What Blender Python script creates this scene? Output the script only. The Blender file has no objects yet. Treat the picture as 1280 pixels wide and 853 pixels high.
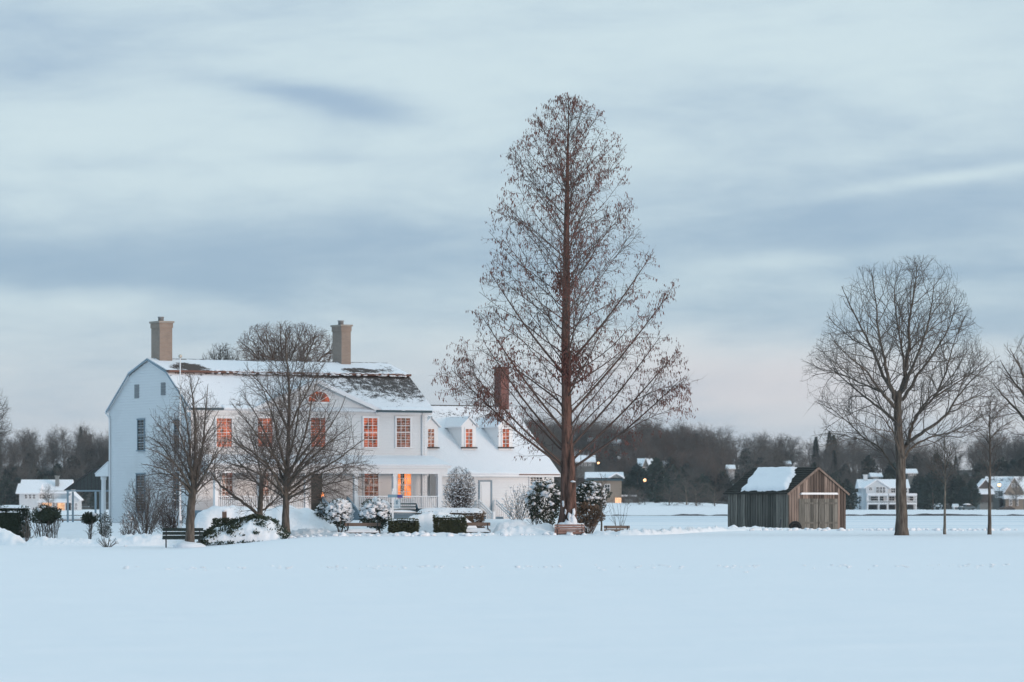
import bpy, bmesh, math, random
from mathutils import Vector, Matrix, noise
R = math.radians
sc = bpy.context.scene
COL = sc.collection
F, H, HZ = 5000.0, 1.6, 630.0            # focal length in photo pixels, eye height, horizon row
def P(px, py, Y): return Vector(((px - 640) * Y / F, Y, H - (py - HZ) * Y / F))
def sm(t):
    t = max(0.0, min(1.0, t)); return t * t * (3 - 2 * t)
def lerp(a, b, t): return a + (b - a) * t

# ------------------------------------------------------------------ terrain height
def far_rise(x, y):
    px = 640 + x * F / max(y, 1)
    a = lerp(2.3, 0.45, sm((px - 850) / 180.0))
    a = lerp(0.6, a, sm((px - 300) / 300.0))
    return a
def g(x, y):
    z = 0.0
    z += 0.06 * noise.noise(Vector((x * .05, y * .028, 3.1))) * sm((y - 30) / 60)
    z += -0.5 * sm((-x - 9) / 7) * sm((y - 120) / 60) * (1 - 0.6 * sm((y - 200) / 18))
    # the rise that the house stands on
    hx = (x + 12) / 19.0; hy = (y - 232) / 22.0
    z += 0.72 * (1 - sm((math.sqrt(hx * hx + hy * hy) - .72) / .35))
    # river bed
    z += -0.95 * sm((y - 268) / 16)
    # far shore
    z += 0.6 * sm((y - 690) / 25) + far_rise(x, y) * sm((y - 705) / 230)
    return z

def PG(px, Y):                            # the ground under a picture column at distance Y
    x = (px - 640) * Y / F; return Vector((x, Y, g(x, Y)))
# ------------------------------------------------------------------ scene-tree helpers
def thing(name, label, cat, loc=(0, 0, 0), rz=0.0, group=None):
    o = bpy.data.objects.new(name, None); COL.objects.link(o)
    o.location = loc; o.rotation_euler = (0, 0, rz); o.empty_display_size = .3
    o['label'] = label; o['category'] = cat
    if group: o['group'] = group
    return o
def tag(o, label=None, cat=None, group=None, kind=None):
    if label: o['label'] = label
    if cat: o['category'] = cat
    if group: o['group'] = group
    if kind: o['kind'] = kind
    return o
def copy_tree(o, parent=None):
    c = o.copy(); COL.objects.link(c)
    if parent: c.parent = parent
    for ch in list(o.children): copy_tree(ch, c)
    return c

class MB:
    def __init__(s): s.v = []; s.f = []; s.smooth = []; s.M = None
    def add(s, vs, fs, smooth=False):
        b = len(s.v)
        if s.M is not None: vs = [s.M @ Vector(q) for q in vs]
        s.v.extend([(q[0], q[1], q[2]) for q in vs])
        s.f.extend([tuple(b + i for i in f) for f in fs]); s.smooth.extend([smooth] * len(fs))
    def box(s, x0, x1, y0, y1, z0, z1):
        s.add([(x0,y0,z0),(x1,y0,z0),(x1,y1,z0),(x0,y1,z0),(x0,y0,z1),(x1,y0,z1),(x1,y1,z1),(x0,y1,z1)],
              [(0,3,2,1),(4,5,6,7),(0,1,5,4),(1,2,6,5),(2,3,7,6),(3,0,4,7)])
    def obox(s, c, ax, ay, az):             # oriented box: centre and three half-axis vectors
        c, ax, ay, az = Vector(c), Vector(ax), Vector(ay), Vector(az)
        vs = [c + ax*i + ay*j + az*k for k in (-1,1) for (i,j) in ((-1,-1),(1,-1),(1,1),(-1,1))]
        s.add(vs, [(0,3,2,1),(4,5,6,7),(0,1,5,4),(1,2,6,5),(2,3,7,6),(3,0,4,7)])
    def bar(s, a, b, w, h):                 # box beam from a to b
        a, b = Vector(a), Vector(b); d = (b - a); L = d.length / 2; d.normalize()
        sd = d.cross(Vector((0,0,1)))
        if sd.length < 1e-3: sd = Vector((1,0,0))
        sd.normalize(); up = sd.cross(d)
        s.obox((a + b) / 2, d * L, sd * w / 2, up * h / 2)
    def prism(s, poly, off):                # polygon (3D points) extruded by vector off
        n = len(poly); off = Vector(off)
        vs = [Vector(p) for p in poly] + [Vector(p) + off for p in poly]
        s.add(vs, [tuple(range(n - 1, -1, -1)), tuple(range(n, 2 * n))] + [(i, (i+1) % n, n + (i+1) % n, n + i) for i in range(n)])
    def tube(s, pts, rad, n=6, cap=True):
        vs = []; fs = []
        ref = None
        for i, p in enumerate(pts):
            a = pts[max(i-1, 0)]; b = pts[min(i+1, len(pts)-1)]
            t = (b - a)
            if t.length < 1e-9: t = Vector((0,0,1))
            t.normalize()
            if ref is None: ref = t.orthogonal().normalized()
            ref = (ref - t * ref.dot(t))
            if ref.length < 1e-6: ref = t.orthogonal()
            ref.normalize(); bi = t.cross(ref)
            for k in range(n):
                an = 6.28318 * k / n
                vs.append(p + (ref * math.cos(an) + bi * math.sin(an)) * rad[i])
        for i in range(len(pts) - 1):
            for k in range(n):
                k2 = (k + 1) % n
                fs.append((i*n+k, i*n+k2, (i+1)*n+k2, (i+1)*n+k))
        if cap:
            fs.append(tuple(range(n-1, -1, -1))); fs.append(tuple(range((len(pts)-1)*n, len(pts)*n)))
        s.add(vs, fs, n > 4)
    def lathe(s, prof, n=12, c=(0,0,0)):    # (r,z) profile about z
        s.tube([Vector((c[0], c[1], c[2] + z)) for r, z in prof], [r for r, z in prof], n)
    def blob(s, c, rx, ry, rz, nu=9, nv=6, amp=.15, seed=0, fr=1.6, low=None):
        c = Vector(c); vs = []; fs = []
        for j in range(nv + 1):
            th = math.pi * j / nv
            for i in range(nu):
                ph = 2 * math.pi * i / nu
                d = Vector((math.sin(th)*math.cos(ph), math.sin(th)*math.sin(ph), math.cos(th)))
                k = 1 + amp * noise.noise(d * fr + Vector((seed * 1.7, seed * .9, seed * 2.3))) * 2
                q = Vector((d.x*rx*k, d.y*ry*k, d.z*rz*k))
                if low is not None and q.z < low: q.z = low
                vs.append(c + q)
        for j in range(nv):
            for i in range(nu):
                i2 = (i+1) % nu
                fs.append((j*nu+i, (j+1)*nu+i, (j+1)*nu+i2, j*nu+i2))
        s.add(vs, fs, True)
    def leaf(s, c, d, w, l):                # one small rhombic leaf with a fold
        sd = d.orthogonal().normalized()
        s.add([c, c + d*l*.45 + sd*w*.5, c + d*l, c + d*l*.45 - sd*w*.5], [(0,1,2,3)])
    def build(s, name, mat, parent=None, label=None):
        me = bpy.data.meshes.new(name); me.from_pydata(s.v, [], s.f)
        me.polygons.foreach_set('use_smooth', s.smooth); me.update()
        me.materials.append(mat)
        o = bpy.data.objects.new(name, me); COL.objects.link(o)
        if parent: o.parent = parent
        if label: o['label'] = label
        return o

# ------------------------------------------------------------------ node helpers
class NT:
    def __init__(s, tree): s.t = tree; s.n = tree.nodes; s.l = tree.links
    def new(s, typ, **kw):
        nd = s.n.new(typ)
        for k, v in kw.items(): setattr(nd, k, v)
        return nd
    def put(s, sock, v):
        if v is None: return
        if hasattr(v, 'is_linked') or isinstance(v, bpy.types.NodeSocket): s.l.new(v, sock)
        else:
            if isinstance(v, (tuple, list)) and len(v) == 3 and sock.type == 'RGBA': v = (*v, 1)
            sock.default_value = v
    def m(s, op, a, b=None, c=None, clamp=False):
        nd = s.new('ShaderNodeMath', operation=op); nd.use_clamp = clamp
        s.put(nd.inputs[0], a); s.put(nd.inputs[1], b)
        if c is not None: s.put(nd.inputs[2], c)
        return nd.outputs[0]
    def mix(s, f, a, b, mode='MIX'):
        nd = s.new('ShaderNodeMix', data_type='RGBA', blend_type=mode)
        s.put(nd.inputs[0], f); s.put(nd.inputs[6], a); s.put(nd.inputs[7], b)
        return nd.outputs[2]
    def ss(s, v, a, b):                      # smoothstep
        nd = s.new('ShaderNodeMapRange', interpolation_type='SMOOTHSTEP')
        s.put(nd.inputs[0], v); nd.inputs[1].default_value = a; nd.inputs[2].default_value = b
        return nd.outputs[0]
    def noise(s, vec, scale, detail=4, rough=.55, dist=0):
        nd = s.new('ShaderNodeTexNoise'); s.put(nd.inputs['Vector'], vec)
        nd.inputs['Scale'].default_value = scale; nd.inputs['Detail'].default_value = detail
        nd.inputs['Roughness'].default_value = rough; nd.inputs['Distortion'].default_value = dist
        return nd.outputs['Fac']
    def coord(s, which='Object'): return s.new('ShaderNodeTexCoord').outputs[which]
    def xyz(s, v):
        nd = s.new('ShaderNodeSeparateXYZ'); s.put(nd.inputs[0], v); return nd.outputs
    def vec(s, x, y, z):
        nd = s.new('ShaderNodeCombineXYZ')
        for i, q in enumerate((x, y, z)): s.put(nd.inputs[i], q)
        return nd.outputs[0]
    def scale(s, v, k):
        nd = s.new('ShaderNodeVectorMath', operation='MULTIPLY'); s.put(nd.inputs[0], v); nd.inputs[1].default_value = k
        return nd.outputs[0]
    def bump(s, h, dist, strength=1.0):
        nd = s.new('ShaderNodeBump'); s.put(nd.inputs['Height'], h)
        nd.inputs['Distance'].default_value = dist; nd.inputs['Strength'].default_value = strength
        return nd.outputs[0]
def material(name):
    m = bpy.data.materials.new(name); m.use_nodes = True
    t = NT(m.node_tree); b = m.node_tree.nodes['Principled BSDF']
    return m, t, b
def simple(name, col, rough=.7, var=.25, sc_=3.0, bump=0.0, bsc=20, spec=.3, metal=0):
    m, t, b = material(name)
    c = t.coord(); n = t.noise(c, sc_, 5)
    t.put(b.inputs['Base Color'], t.mix(n, tuple(x * (1 - var) for x in col), tuple(min(1, x * (1 + var)) for x in col)))
    b.inputs['Roughness'].default_value = rough; b.inputs['Specular IOR Level'].default_value = spec; b.inputs['Metallic'].default_value = metal
    if bump: t.put(b.inputs['Normal'], t.bump(t.noise(c, bsc, 4), bump))
    return m
def emissive(name, col, strength):
    m, t, b = material(name)
    b.inputs['Base Color'].default_value = (*col, 1); b.inputs['Emission Color'].default_value = (*col, 1)
    n = t.noise(t.coord(), 2.2, 3)
    t.put(b.inputs['Emission Strength'], t.m('MULTIPLY', t.ss(n, .2, .75), strength))
    return m

SNOWC = (.86, .87, .90)
def snow_mat(name, b1=.05, b2=.012, s1=1.2, s2=9):
    m, t, b = material(name)
    c = t.coord()
    t.put(b.inputs['Base Color'], t.mix(t.noise(c, .6, 4), (.83, .845, .88), (.88, .885, .90)))
    b.inputs['Roughness'].default_value = .75; b.inputs['Specular IOR Level'].default_value = .25
    h = t.m('ADD', t.m('MULTIPLY', t.noise(c, s1, 5), b1), t.m('MULTIPLY', t.noise(c, s2, 4), b2))
    if s1 < 1: h = t.m('ADD', h, t.m('MULTIPLY', t.noise(t.scale(c, (.16, .55, 1)), 1.0, 5, .6), .30))
    t.put(b.inputs['Normal'], t.bump(h, 1.0))
    return m
M = {}
M['snow'] = snow_mat('snow', .04, .006, .7, 6)
M['snow_rough'] = snow_mat('trodden_snow', .12, .03, 1.5, 7)
M['snow_roof'] = snow_mat('roof_snow', .03, .01, 1.0, 8)
def bark(name, c1, c2, sc_=1.0):
    m, t, b = material(name)
    v = t.scale(t.coord(), (9 * sc_, 9 * sc_, 1.6 * sc_))
    n = t.noise(v, 1.0, 6, .65)
    t.put(b.inputs['Base Color'], t.mix(t.ss(n, .3, .72), c1, c2))
    b.inputs['Roughness'].default_value = .9; b.inputs['Specular IOR Level'].default_value = .15
    t.put(b.inputs['Normal'], t.bump(n, .05))
    return m
M['bark'] = bark('grey_bark', (.055, .045, .038), (.17, .145, .12))
M['bark_pale'] = bark('pale_bark', (.10, .09, .075), (.28, .25, .21))
M['bark_red'] = bark('red_brown_bark', (.05, .034, .028), (.22, .122, .095), .8)
M['twig'] = simple('twigs', (.125, .10, .086), .9, .4, 1.5)
M['twig_brown'] = simple('brown_twigs', (.105, .074, .062), .9, .4, 1.2)
M['twig_grey'] = simple('grey_twigs', (.115, .10, .088), .9, .4, 1.5)
M['cone'] = simple('withered_red_brown_foliage', (.13, .058, .048), .9, .75, .55)
M['leaf_dark'] = simple('dark_evergreen_leaves', (.024, .036, .020), .6, .5, 3)
M['leaf_olive'] = simple('olive_box_leaves', (.045, .052, .025), .6, .5, 3)
M['leaf_brown'] = simple('brown_shrub_leaves', (.11, .075, .05), .8, .5, 2)
M['white'] = simple('white_paint', (.81, .815, .82), .55, .035, 1.1)
M['trim'] = simple('white_trim', (.83, .83, .835), .5, .03, 2)
M['black'] = simple('black_metal', (.022, .024, .027), .5, .2, 4)
M['green_wood'] = simple('dark_green_slats', (.018, .030, .027), .55, .3, 6)
M['red_wood'] = simple('reddish_slats', (.30, .17, .135), .7, .2, 5, .004, 30)
M['brown_wood'] = simple('weathered_brown_slats', (.17, .12, .095), .8, .25, 5, .004, 30)
M['grey_blue'] = simple('blue_grey_paint_and_shade', (.24, .31, .36), .6, .12, 3)
M['louver'] = simple('grey_shutter', (.30, .31, .32), .6, .1, 6)
M['shutter_dark'] = simple('dark_shutter', (.035, .045, .045), .5, .2, 4)
M['teal'] = simple('dark_teal_paint', (.045, .085, .105), .5, .15, 4)
M['slate'] = simple('dark_shingles', (.06, .06, .062), .85, .4, 6, .02, 12)
M['stone'] = simple('pale_stone', (.34, .30, .26), .85, .3, 4, .02, 14)
M['foundation'] = simple('brown_foundation', (.10, .075, .055), .9, .3, 4, .02, 14)
M['copper'] = simple('bare_red_brown_shingle', (.16, .085, .065), .8, .35, 2.5, .02, 18)
M['tyre'] = simple('black_rubber', (.014, .014, .015), .8, .2, 8, .01, 30)
M['sign_blue'] = simple('faded_blue_board', (.22, .34, .42), .55, .15, 6)
M['sign_violet'] = simple('violet_board', (.10, .09, .30), .55, .15, 6)
M['brass'] = simple('gilded_ball', (.55, .50, .42), .35, .1, 4, metal=.4)
# ------------------------------------------------------------------ brick, clapboard, roof, glass, board materials
def brick_mat(name, c1, c2, mortar, stain):
    m, t, b = material(name)
    x, y, z = t.xyz(t.coord())[:3]
    br = t.new('ShaderNodeTexBrick'); t.put(br.inputs['Vector'], t.vec(t.m('ADD', x, y), z, 0.0))
    br.inputs['Color1'].default_value = (*c1, 1); br.inputs['Color2'].default_value = (*c2, 1); br.inputs['Mortar'].default_value = (*mortar, 1)
    br.inputs['Scale'].default_value = 1.0; br.inputs['Brick Width'].default_value = .22; br.inputs['Row Height'].default_value = .075
    br.inputs['Mortar Size'].default_value = .010
    n = t.noise(t.coord(), 1.4, 5)
    t.put(b.inputs['Base Color'], t.mix(t.m('MULTIPLY', t.ss(n, .45, .75), .6), br.outputs['Color'], stain))
    b.inputs['Roughness'].default_value = .9
    t.put(b.inputs['Normal'], t.bump(br.outputs['Fac'], -.012))
    return m
M['brick_tan'] = brick_mat('tan_brick', (.36, .27, .215), (.31, .235, .19), (.36, .31, .27), (.23, .19, .16))
M['brick_red'] = brick_mat('red_brick', (.23, .085, .065), (.18, .065, .055), (.26, .18, .16), (.12, .06, .055))

def clap_mat():
    m, t, b = material('white_clapboard')
    c = t.coord()
    n = t.noise(t.scale(c, (1.0, 1.0, 7.5)), 1.2, 4)
    w = t.noise(c, .45, 5)
    col = t.mix(n, (.76, .77, .775), (.83, .835, .84))
    col = t.mix(t.m('MULTIPLY', t.ss(w, .55, .8), .35), col, (.60, .60, .59))
    t.put(b.inputs['Base Color'], col); b.inputs['Roughness'].default_value = .6
    return m
M['clap'] = clap_mat()

def roof_mat(name, bare=0.0, shingle=(.075, .068, .064), patches=(), sc_=1.4):
    """snow over shingles; patches: (cx, cy, rx, ry, amount) in object x / slope coordinate z"""
    m, t, b = material(name)
    c = t.coord(); x, y, z = t.xyz(c)[:3]
    n = t.noise(t.scale(c, (1, 1, 1.6)), sc_, 6, .68)
    n2 = t.noise(c, sc_ * 6, 4, .7)
    k = t.m('ADD', t.m('MULTIPLY', n, .5), t.m('MULTIPLY', n2, .5))
    k = t.m('ADD', k, bare)
    for (cx, cz, rx, rz, am) in patches:
        dx = t.m('DIVIDE', t.m('SUBTRACT', x, cx), rx); dz = t.m('DIVIDE', t.m('SUBTRACT', z, cz), rz)
        d = t.m('ADD', t.m('MULTIPLY', dx, dx), t.m('MULTIPLY', dz, dz))
        k = t.m('ADD', k, t.m('MULTIPLY', t.m('SUBTRACT', 1.0, t.ss(d, 0.0, 1.0)), am))
    mask = t.ss(k, .60, .66)
    row = t.new('ShaderNodeTexWave', wave_type='BANDS', bands_direction='Z', wave_profile='SAW')
    t.put(row.inputs['Vector'], c); row.inputs['Scale'].default_value = 1.3; row.inputs['Distortion'].default_value = .4
    sh = t.mix(t.noise(t.scale(c, (6, 6, 14)), 1.0, 3), tuple(q * .6 for q in shingle), tuple(q * 1.5 for q in shingle))
    t.put(b.inputs['Base Color'], t.mix(mask, t.mix(n2, (.80, .82, .86), (.88, .885, .90)), sh))
    b.inputs['Roughness'].default_value = .8; b.inputs['Specular IOR Level'].default_value = .2
    h = t.m('SUBTRACT', t.m('MULTIPLY', n2, .03), t.m('MULTIPLY', mask, .05))
    h = t.m('ADD', h, t.m('MULTIPLY', t.m('MULTIPLY', row.outputs['Fac'], mask), .015))
    t.put(b.inputs['Normal'], t.bump(h, 1.0))
    return m

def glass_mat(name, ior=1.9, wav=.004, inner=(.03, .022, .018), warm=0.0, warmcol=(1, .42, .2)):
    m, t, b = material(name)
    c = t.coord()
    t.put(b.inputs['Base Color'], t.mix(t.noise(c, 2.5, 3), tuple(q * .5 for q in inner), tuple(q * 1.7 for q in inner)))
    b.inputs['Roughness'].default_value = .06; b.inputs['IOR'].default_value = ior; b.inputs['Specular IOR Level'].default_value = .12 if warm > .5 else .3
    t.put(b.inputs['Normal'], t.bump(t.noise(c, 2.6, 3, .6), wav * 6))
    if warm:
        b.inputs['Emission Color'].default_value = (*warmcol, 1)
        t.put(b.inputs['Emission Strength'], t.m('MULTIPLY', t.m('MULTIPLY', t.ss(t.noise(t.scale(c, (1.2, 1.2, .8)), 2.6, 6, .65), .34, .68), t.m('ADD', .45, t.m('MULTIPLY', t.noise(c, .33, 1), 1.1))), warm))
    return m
M['glass'] = glass_mat('old_window_glass', 1.5, .004)
M['glass_dark'] = glass_mat('dark_window_glass', 1.45, .003, (.03, .034, .036))
M['glass_painted_glow'] = glass_mat('painted_sunset_glass', 1.5, .004, (.06, .03, .022), .58, (1.0, .185, .065))  # sunset reflection painted into the panes as mottled orange emission
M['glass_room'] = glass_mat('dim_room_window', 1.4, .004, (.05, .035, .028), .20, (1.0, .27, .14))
M['curtain_lit'] = emissive('lamplit_curtain', (1.0, .30, .09), .95)
M['window_lit'] = emissive('lamplit_window', (1.0, .58, .32), .95)

def boards_mat(name, c1, c2, c3):
    m, t, b = material(name)
    c = t.coord()
    ri = t.new('ShaderNodeNewGeometry').outputs['Random Per Island']
    g1 = t.noise(t.scale(c, (14, 14, .7)), 1.0, 5, .65)
    col = t.mix(ri, c1, c2)
    col = t.mix(t.m('MULTIPLY', t.ss(g1, .42, .75), .8), col, c3)
    t.put(b.inputs['Base Color'], col); b.inputs['Roughness'].default_value = .9; b.inputs['Specular IOR Level'].default_value = .15
    t.put(b.inputs['Normal'], t.bump(g1, .02))
    return m
M['boards'] = boards_mat('weathered_boards', (.075, .075, .067), (.235, .222, .195), (.04, .04, .036))
M['boards_warm_lit'] = boards_mat('weathered_boards_painted_warm_light', (.085, .066, .056), (.36, .275, .23), (.045, .037, .032))  # reddish copy of the grey boards, warm light on the front painted in
M['moss_roof'] = simple('mossy_shed_shingles', (.030, .030, .026), .9, .5, 4, .04, 16)
M['dog_wood'] = M['brown_wood']

# ------------------------------------------------------------------ ground, ice, hill
def axis(pieces):
    out = []
    for a, b, st in pieces:
        n = max(1, int(round((b - a) / st)))
        out += [a + (b - a) * i / n for i in range(n)]
    return out + [pieces[-1][1]]
XS = axis([(-3000, -400, 260), (-400, -120, 20), (-120, -46, 4), (-46, 46, .8), (46, 120, 4), (120, 400, 20), (400, 3000, 260)])
YS = axis([(-60, 20, 10), (20, 150, 2.5), (150, 290, .9), (290, 420, 6), (420, 680, 20), (680, 760, 5), (760, 1120, 15), (1120, 1800, 85), (1800, 7000, 520)])
mb = MB()
nx, ny = len(XS), len(YS)
vs = [(x, y, g(x, y) + (.012 * noise.noise(Vector((x * .5, y * .35, 0))) + .008 * noise.noise(Vector((x * 1.3, y, 4))) if abs(x) < 60 and y < 300 else 0)) for y in YS for x in XS]
mb.add(vs, [(j*nx+i, j*nx+i+1, (j+1)*nx+i+1, (j+1)*nx+i) for j in range(ny-1) for i in range(nx-1)], True)
tag(mb.build('snow_field', M['snow']), kind='structure')

m, t, b = material('frozen_river_ice')
c = t.coord(); y_ = t.xyz(c)[1]
n = t.noise(t.scale(c, (.012, .05, 1)), 1.0, 5)
t.put(b.inputs['Base Color'], t.mix(t.ss(n, .35, .62), (.62, .70, .77), (.84, .855, .885)))
b.inputs['Roughness'].default_value = .55
mb = MB(); mb.box(-1500, 1500, 266, 712, -.62, -.5)
tag(mb.build('frozen_river', m), kind='structure')

def hill_h(x, y):
    px = 640 + x * F / y
    top = 12.0 + 3.5 * sm((px + 100) / 300) * 0
    # ground height of the wooded hill by direction (treeline profile less the trees' own height)
    prof = [(-400, 12), (0, 13.8), (200, 14.2), (600, 15.5), (760, 15), (830, 15.2), (900, 13.6), (960, 12.4), (1000, 12.2), (1100, 12.2), (1200, 13.0), (1300, 14), (1700, 14)]
    h = prof[-1][1]
    for (a, ha), (c2, hb) in zip(prof, prof[1:]):
        if px <= c2:
            h = lerp(ha, hb, sm((px - a) / (c2 - a))) if px > a else ha
            break
    return -1.2 + far_rise(x, 1000) * .8 + h * sm((y - 1040) / 230) * (1 + .10 * noise.noise(Vector((x * .018, y * .012, 0))))
mb = MB()
xs = axis([(-900, 900, 15)]); ys = axis([(1030, 1330, 10), (1330, 2600, 120)])
nx, ny = len(xs), len(ys)
mb.add([(x, y, hill_h(x, y) - 14 * sm((y - 1330) / 600)) for y in ys for x in xs], [(j*nx+i, j*nx+i+1, (j+1)*nx+i+1, (j+1)*nx+i) for j in range(ny-1) for i in range(nx-1)], True)
m, t, b = material('leaf_litter_with_snow')
n = t.noise(t.coord(), .12, 6, .65)
t.put(b.inputs['Base Color'], t.mix(t.ss(n, .58, .68), t.mix(t.noise(t.coord(), .6, 4), (.03, .028, .024), (.08, .066, .055)), (.5, .52, .55)))
b.inputs['Roughness'].default_value = .95
tag(mb.build('hill', m), kind='structure')

# ------------------------------------------------------------------ branching
def grow(p, d, L, nseg, wan, trop, rng, env=None):
    pts = [p.copy()]; st = L / nseg; d = d.normalized()
    for i in range(nseg):
        d = (d + Vector((rng.gauss(0, wan), rng.gauss(0, wan), rng.gauss(0, wan) + trop))).normalized()
        p = p + d * st
        if env and not env(p): break
        pts.append(p)
    return pts
def resample(pts, rad, per):                 # smooth a hand-placed limb
    out = []; ro = []
    n = len(pts)
    for i in range(n - 1):
        p0 = pts[max(i-1, 0)]; p1 = pts[i]; p2 = pts[i+1]; p3 = pts[min(i+2, n-1)]
        for k in range(per):
            t = k / per
            out.append(.5 * ((2*p1) + (p2-p0)*t + (2*p0-5*p1+4*p2-p3)*t*t + (3*p1-p0-3*p2+p3)*t**3)); ro.append(lerp(rad[i], rad[i+1], t))
    out.append(pts[-1]); ro.append(rad[-1])
    return out, ro
def sub(out, pts, rad, lv, cfg, rng, env):
    if lv >= len(cfg) or len(pts) < 2: return
    c = cfg[lv]
    cum = [0.0]
    for a, b in zip(pts, pts[1:]): cum.append(cum[-1] + (b - a).length)
    L = cum[-1]
    if L < .05: return
    n = max(c.get('min', 1), int(round(L * c['n'] * rng.uniform(.8, 1.2))))
    az = rng.random() * 6.28
    for k in range(n):
        t = c['t0'] + (1 - c['t0']) * (k + rng.random()) / n
        s = t * L; i = 0
        while i < len(cum) - 2 and cum[i+1] < s: i += 1
        q = (s - cum[i]) / max(1e-6, cum[i+1] - cum[i])
        p = pts[i].lerp(pts[i+1], q); r = lerp(rad[i], rad[i+1], q)
        tan = (pts[i+1] - pts[i]).normalized()
        az += 2.4 + rng.uniform(-.6, .6)
        perp = Matrix.Rotation(az, 3, tan) @ tan.orthogonal().normalized()
        an = R(rng.gauss(c['ang'], c.get('ad', 9)))
        d = tan * math.cos(an) + perp * math.sin(an)
        if 'flat' in c: d.z *= c['flat']
        Lc = c['len'] * (1 - c.get('tap', .5) * t) * rng.uniform(.55, 1.3)
        rc = min(r * .75, c['r'])
        cp = grow(p, d, Lc, c['seg'], c['wan'], c['trop'], rng, env)
        if len(cp) < 2: continue
        rr = [lerp(rc, c['r1'], j / (len(cp) - 1)) for j in range(len(cp))]
        out.append((cp, rr))
        sub(out, cp, rr, lv + 1, cfg, rng, env)
def chains_mesh(mb, chains, off):
    for pts, rad in chains:
        r = max(rad); n = 9 if r > .2 else 6 if r > .05 else 4 if r > .022 else 3
        mb.tube([p - off for p in pts], rad, n, cap=n > 3)
def outline_env(rows, Y, depth=1.0):
    """rows: (py, left px, right px); an elliptical crown round that outline at distance Y"""
    rows = sorted(rows)
    def f(p):
        px = 640 + p.x * F / p.y; py = HZ - (p.z - H) * F / p.y
        if py < rows[0][0] or py > rows[-1][0]: return False
        for (a, l0, r0), (b2, l1, r1) in zip(rows, rows[1:]):
            if py <= b2:
                k = (py - a) / max(1e-6, b2 - a); l = lerp(l0, l1, k); r = lerp(r0, r1, k); break
        c = (l + r) / 2; hw = max(1, (r - l) / 2)
        wob = 1 + .10 * noise.noise(p * .8)
        return ((px - c) / hw) ** 2 + ((p.y - Y) * F / Y / hw / depth) ** 2 <= wob * wob
    return f
def make_tree(name, label, cat, base, limbs, cfg, env, seed, mt, mc, group=None, extra_trunk=None, per=5):
    """limbs: ([(px, py, depth), ...], r0, r1, is_trunk)"""
    rng = random.Random(seed)
    root = thing(name, label, cat, base, 0, group)
    tr = MB(); cr = MB(); out = []
    for pts, r0, r1, istr in limbs:
        p = [P(a, b2, base.y + dy) for a, b2, dy in pts]
        n = len(p); rad = [lerp(r0, r1, (i / (n - 1)) ** .8) for i in range(n)]
        p, rad = resample(p, rad, per)
        p = [q + Vector((rng.gauss(0, 1), rng.gauss(0, 1), rng.gauss(0, 1))) * (min(rad[i] * .3, .035) if istr != 1 else .008) if i else q for i, q in enumerate(p)]
        if istr:
            if istr == 1:
                rad = [r * (1 + .28 * math.exp(-i / 1.4)) for i, r in enumerate(rad)]
                p[0] = p[0] - Vector((0, 0, .15))
            chains_mesh(tr, [(p, rad)], base)
        else: out.append((p, rad))
        sub(out, p, rad, 0, cfg, rng, env)
    chains_mesh(cr, out, base)
    tr.build('trunk', mt, root); cr.build('crown', mc, root)
    return root, out

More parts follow.
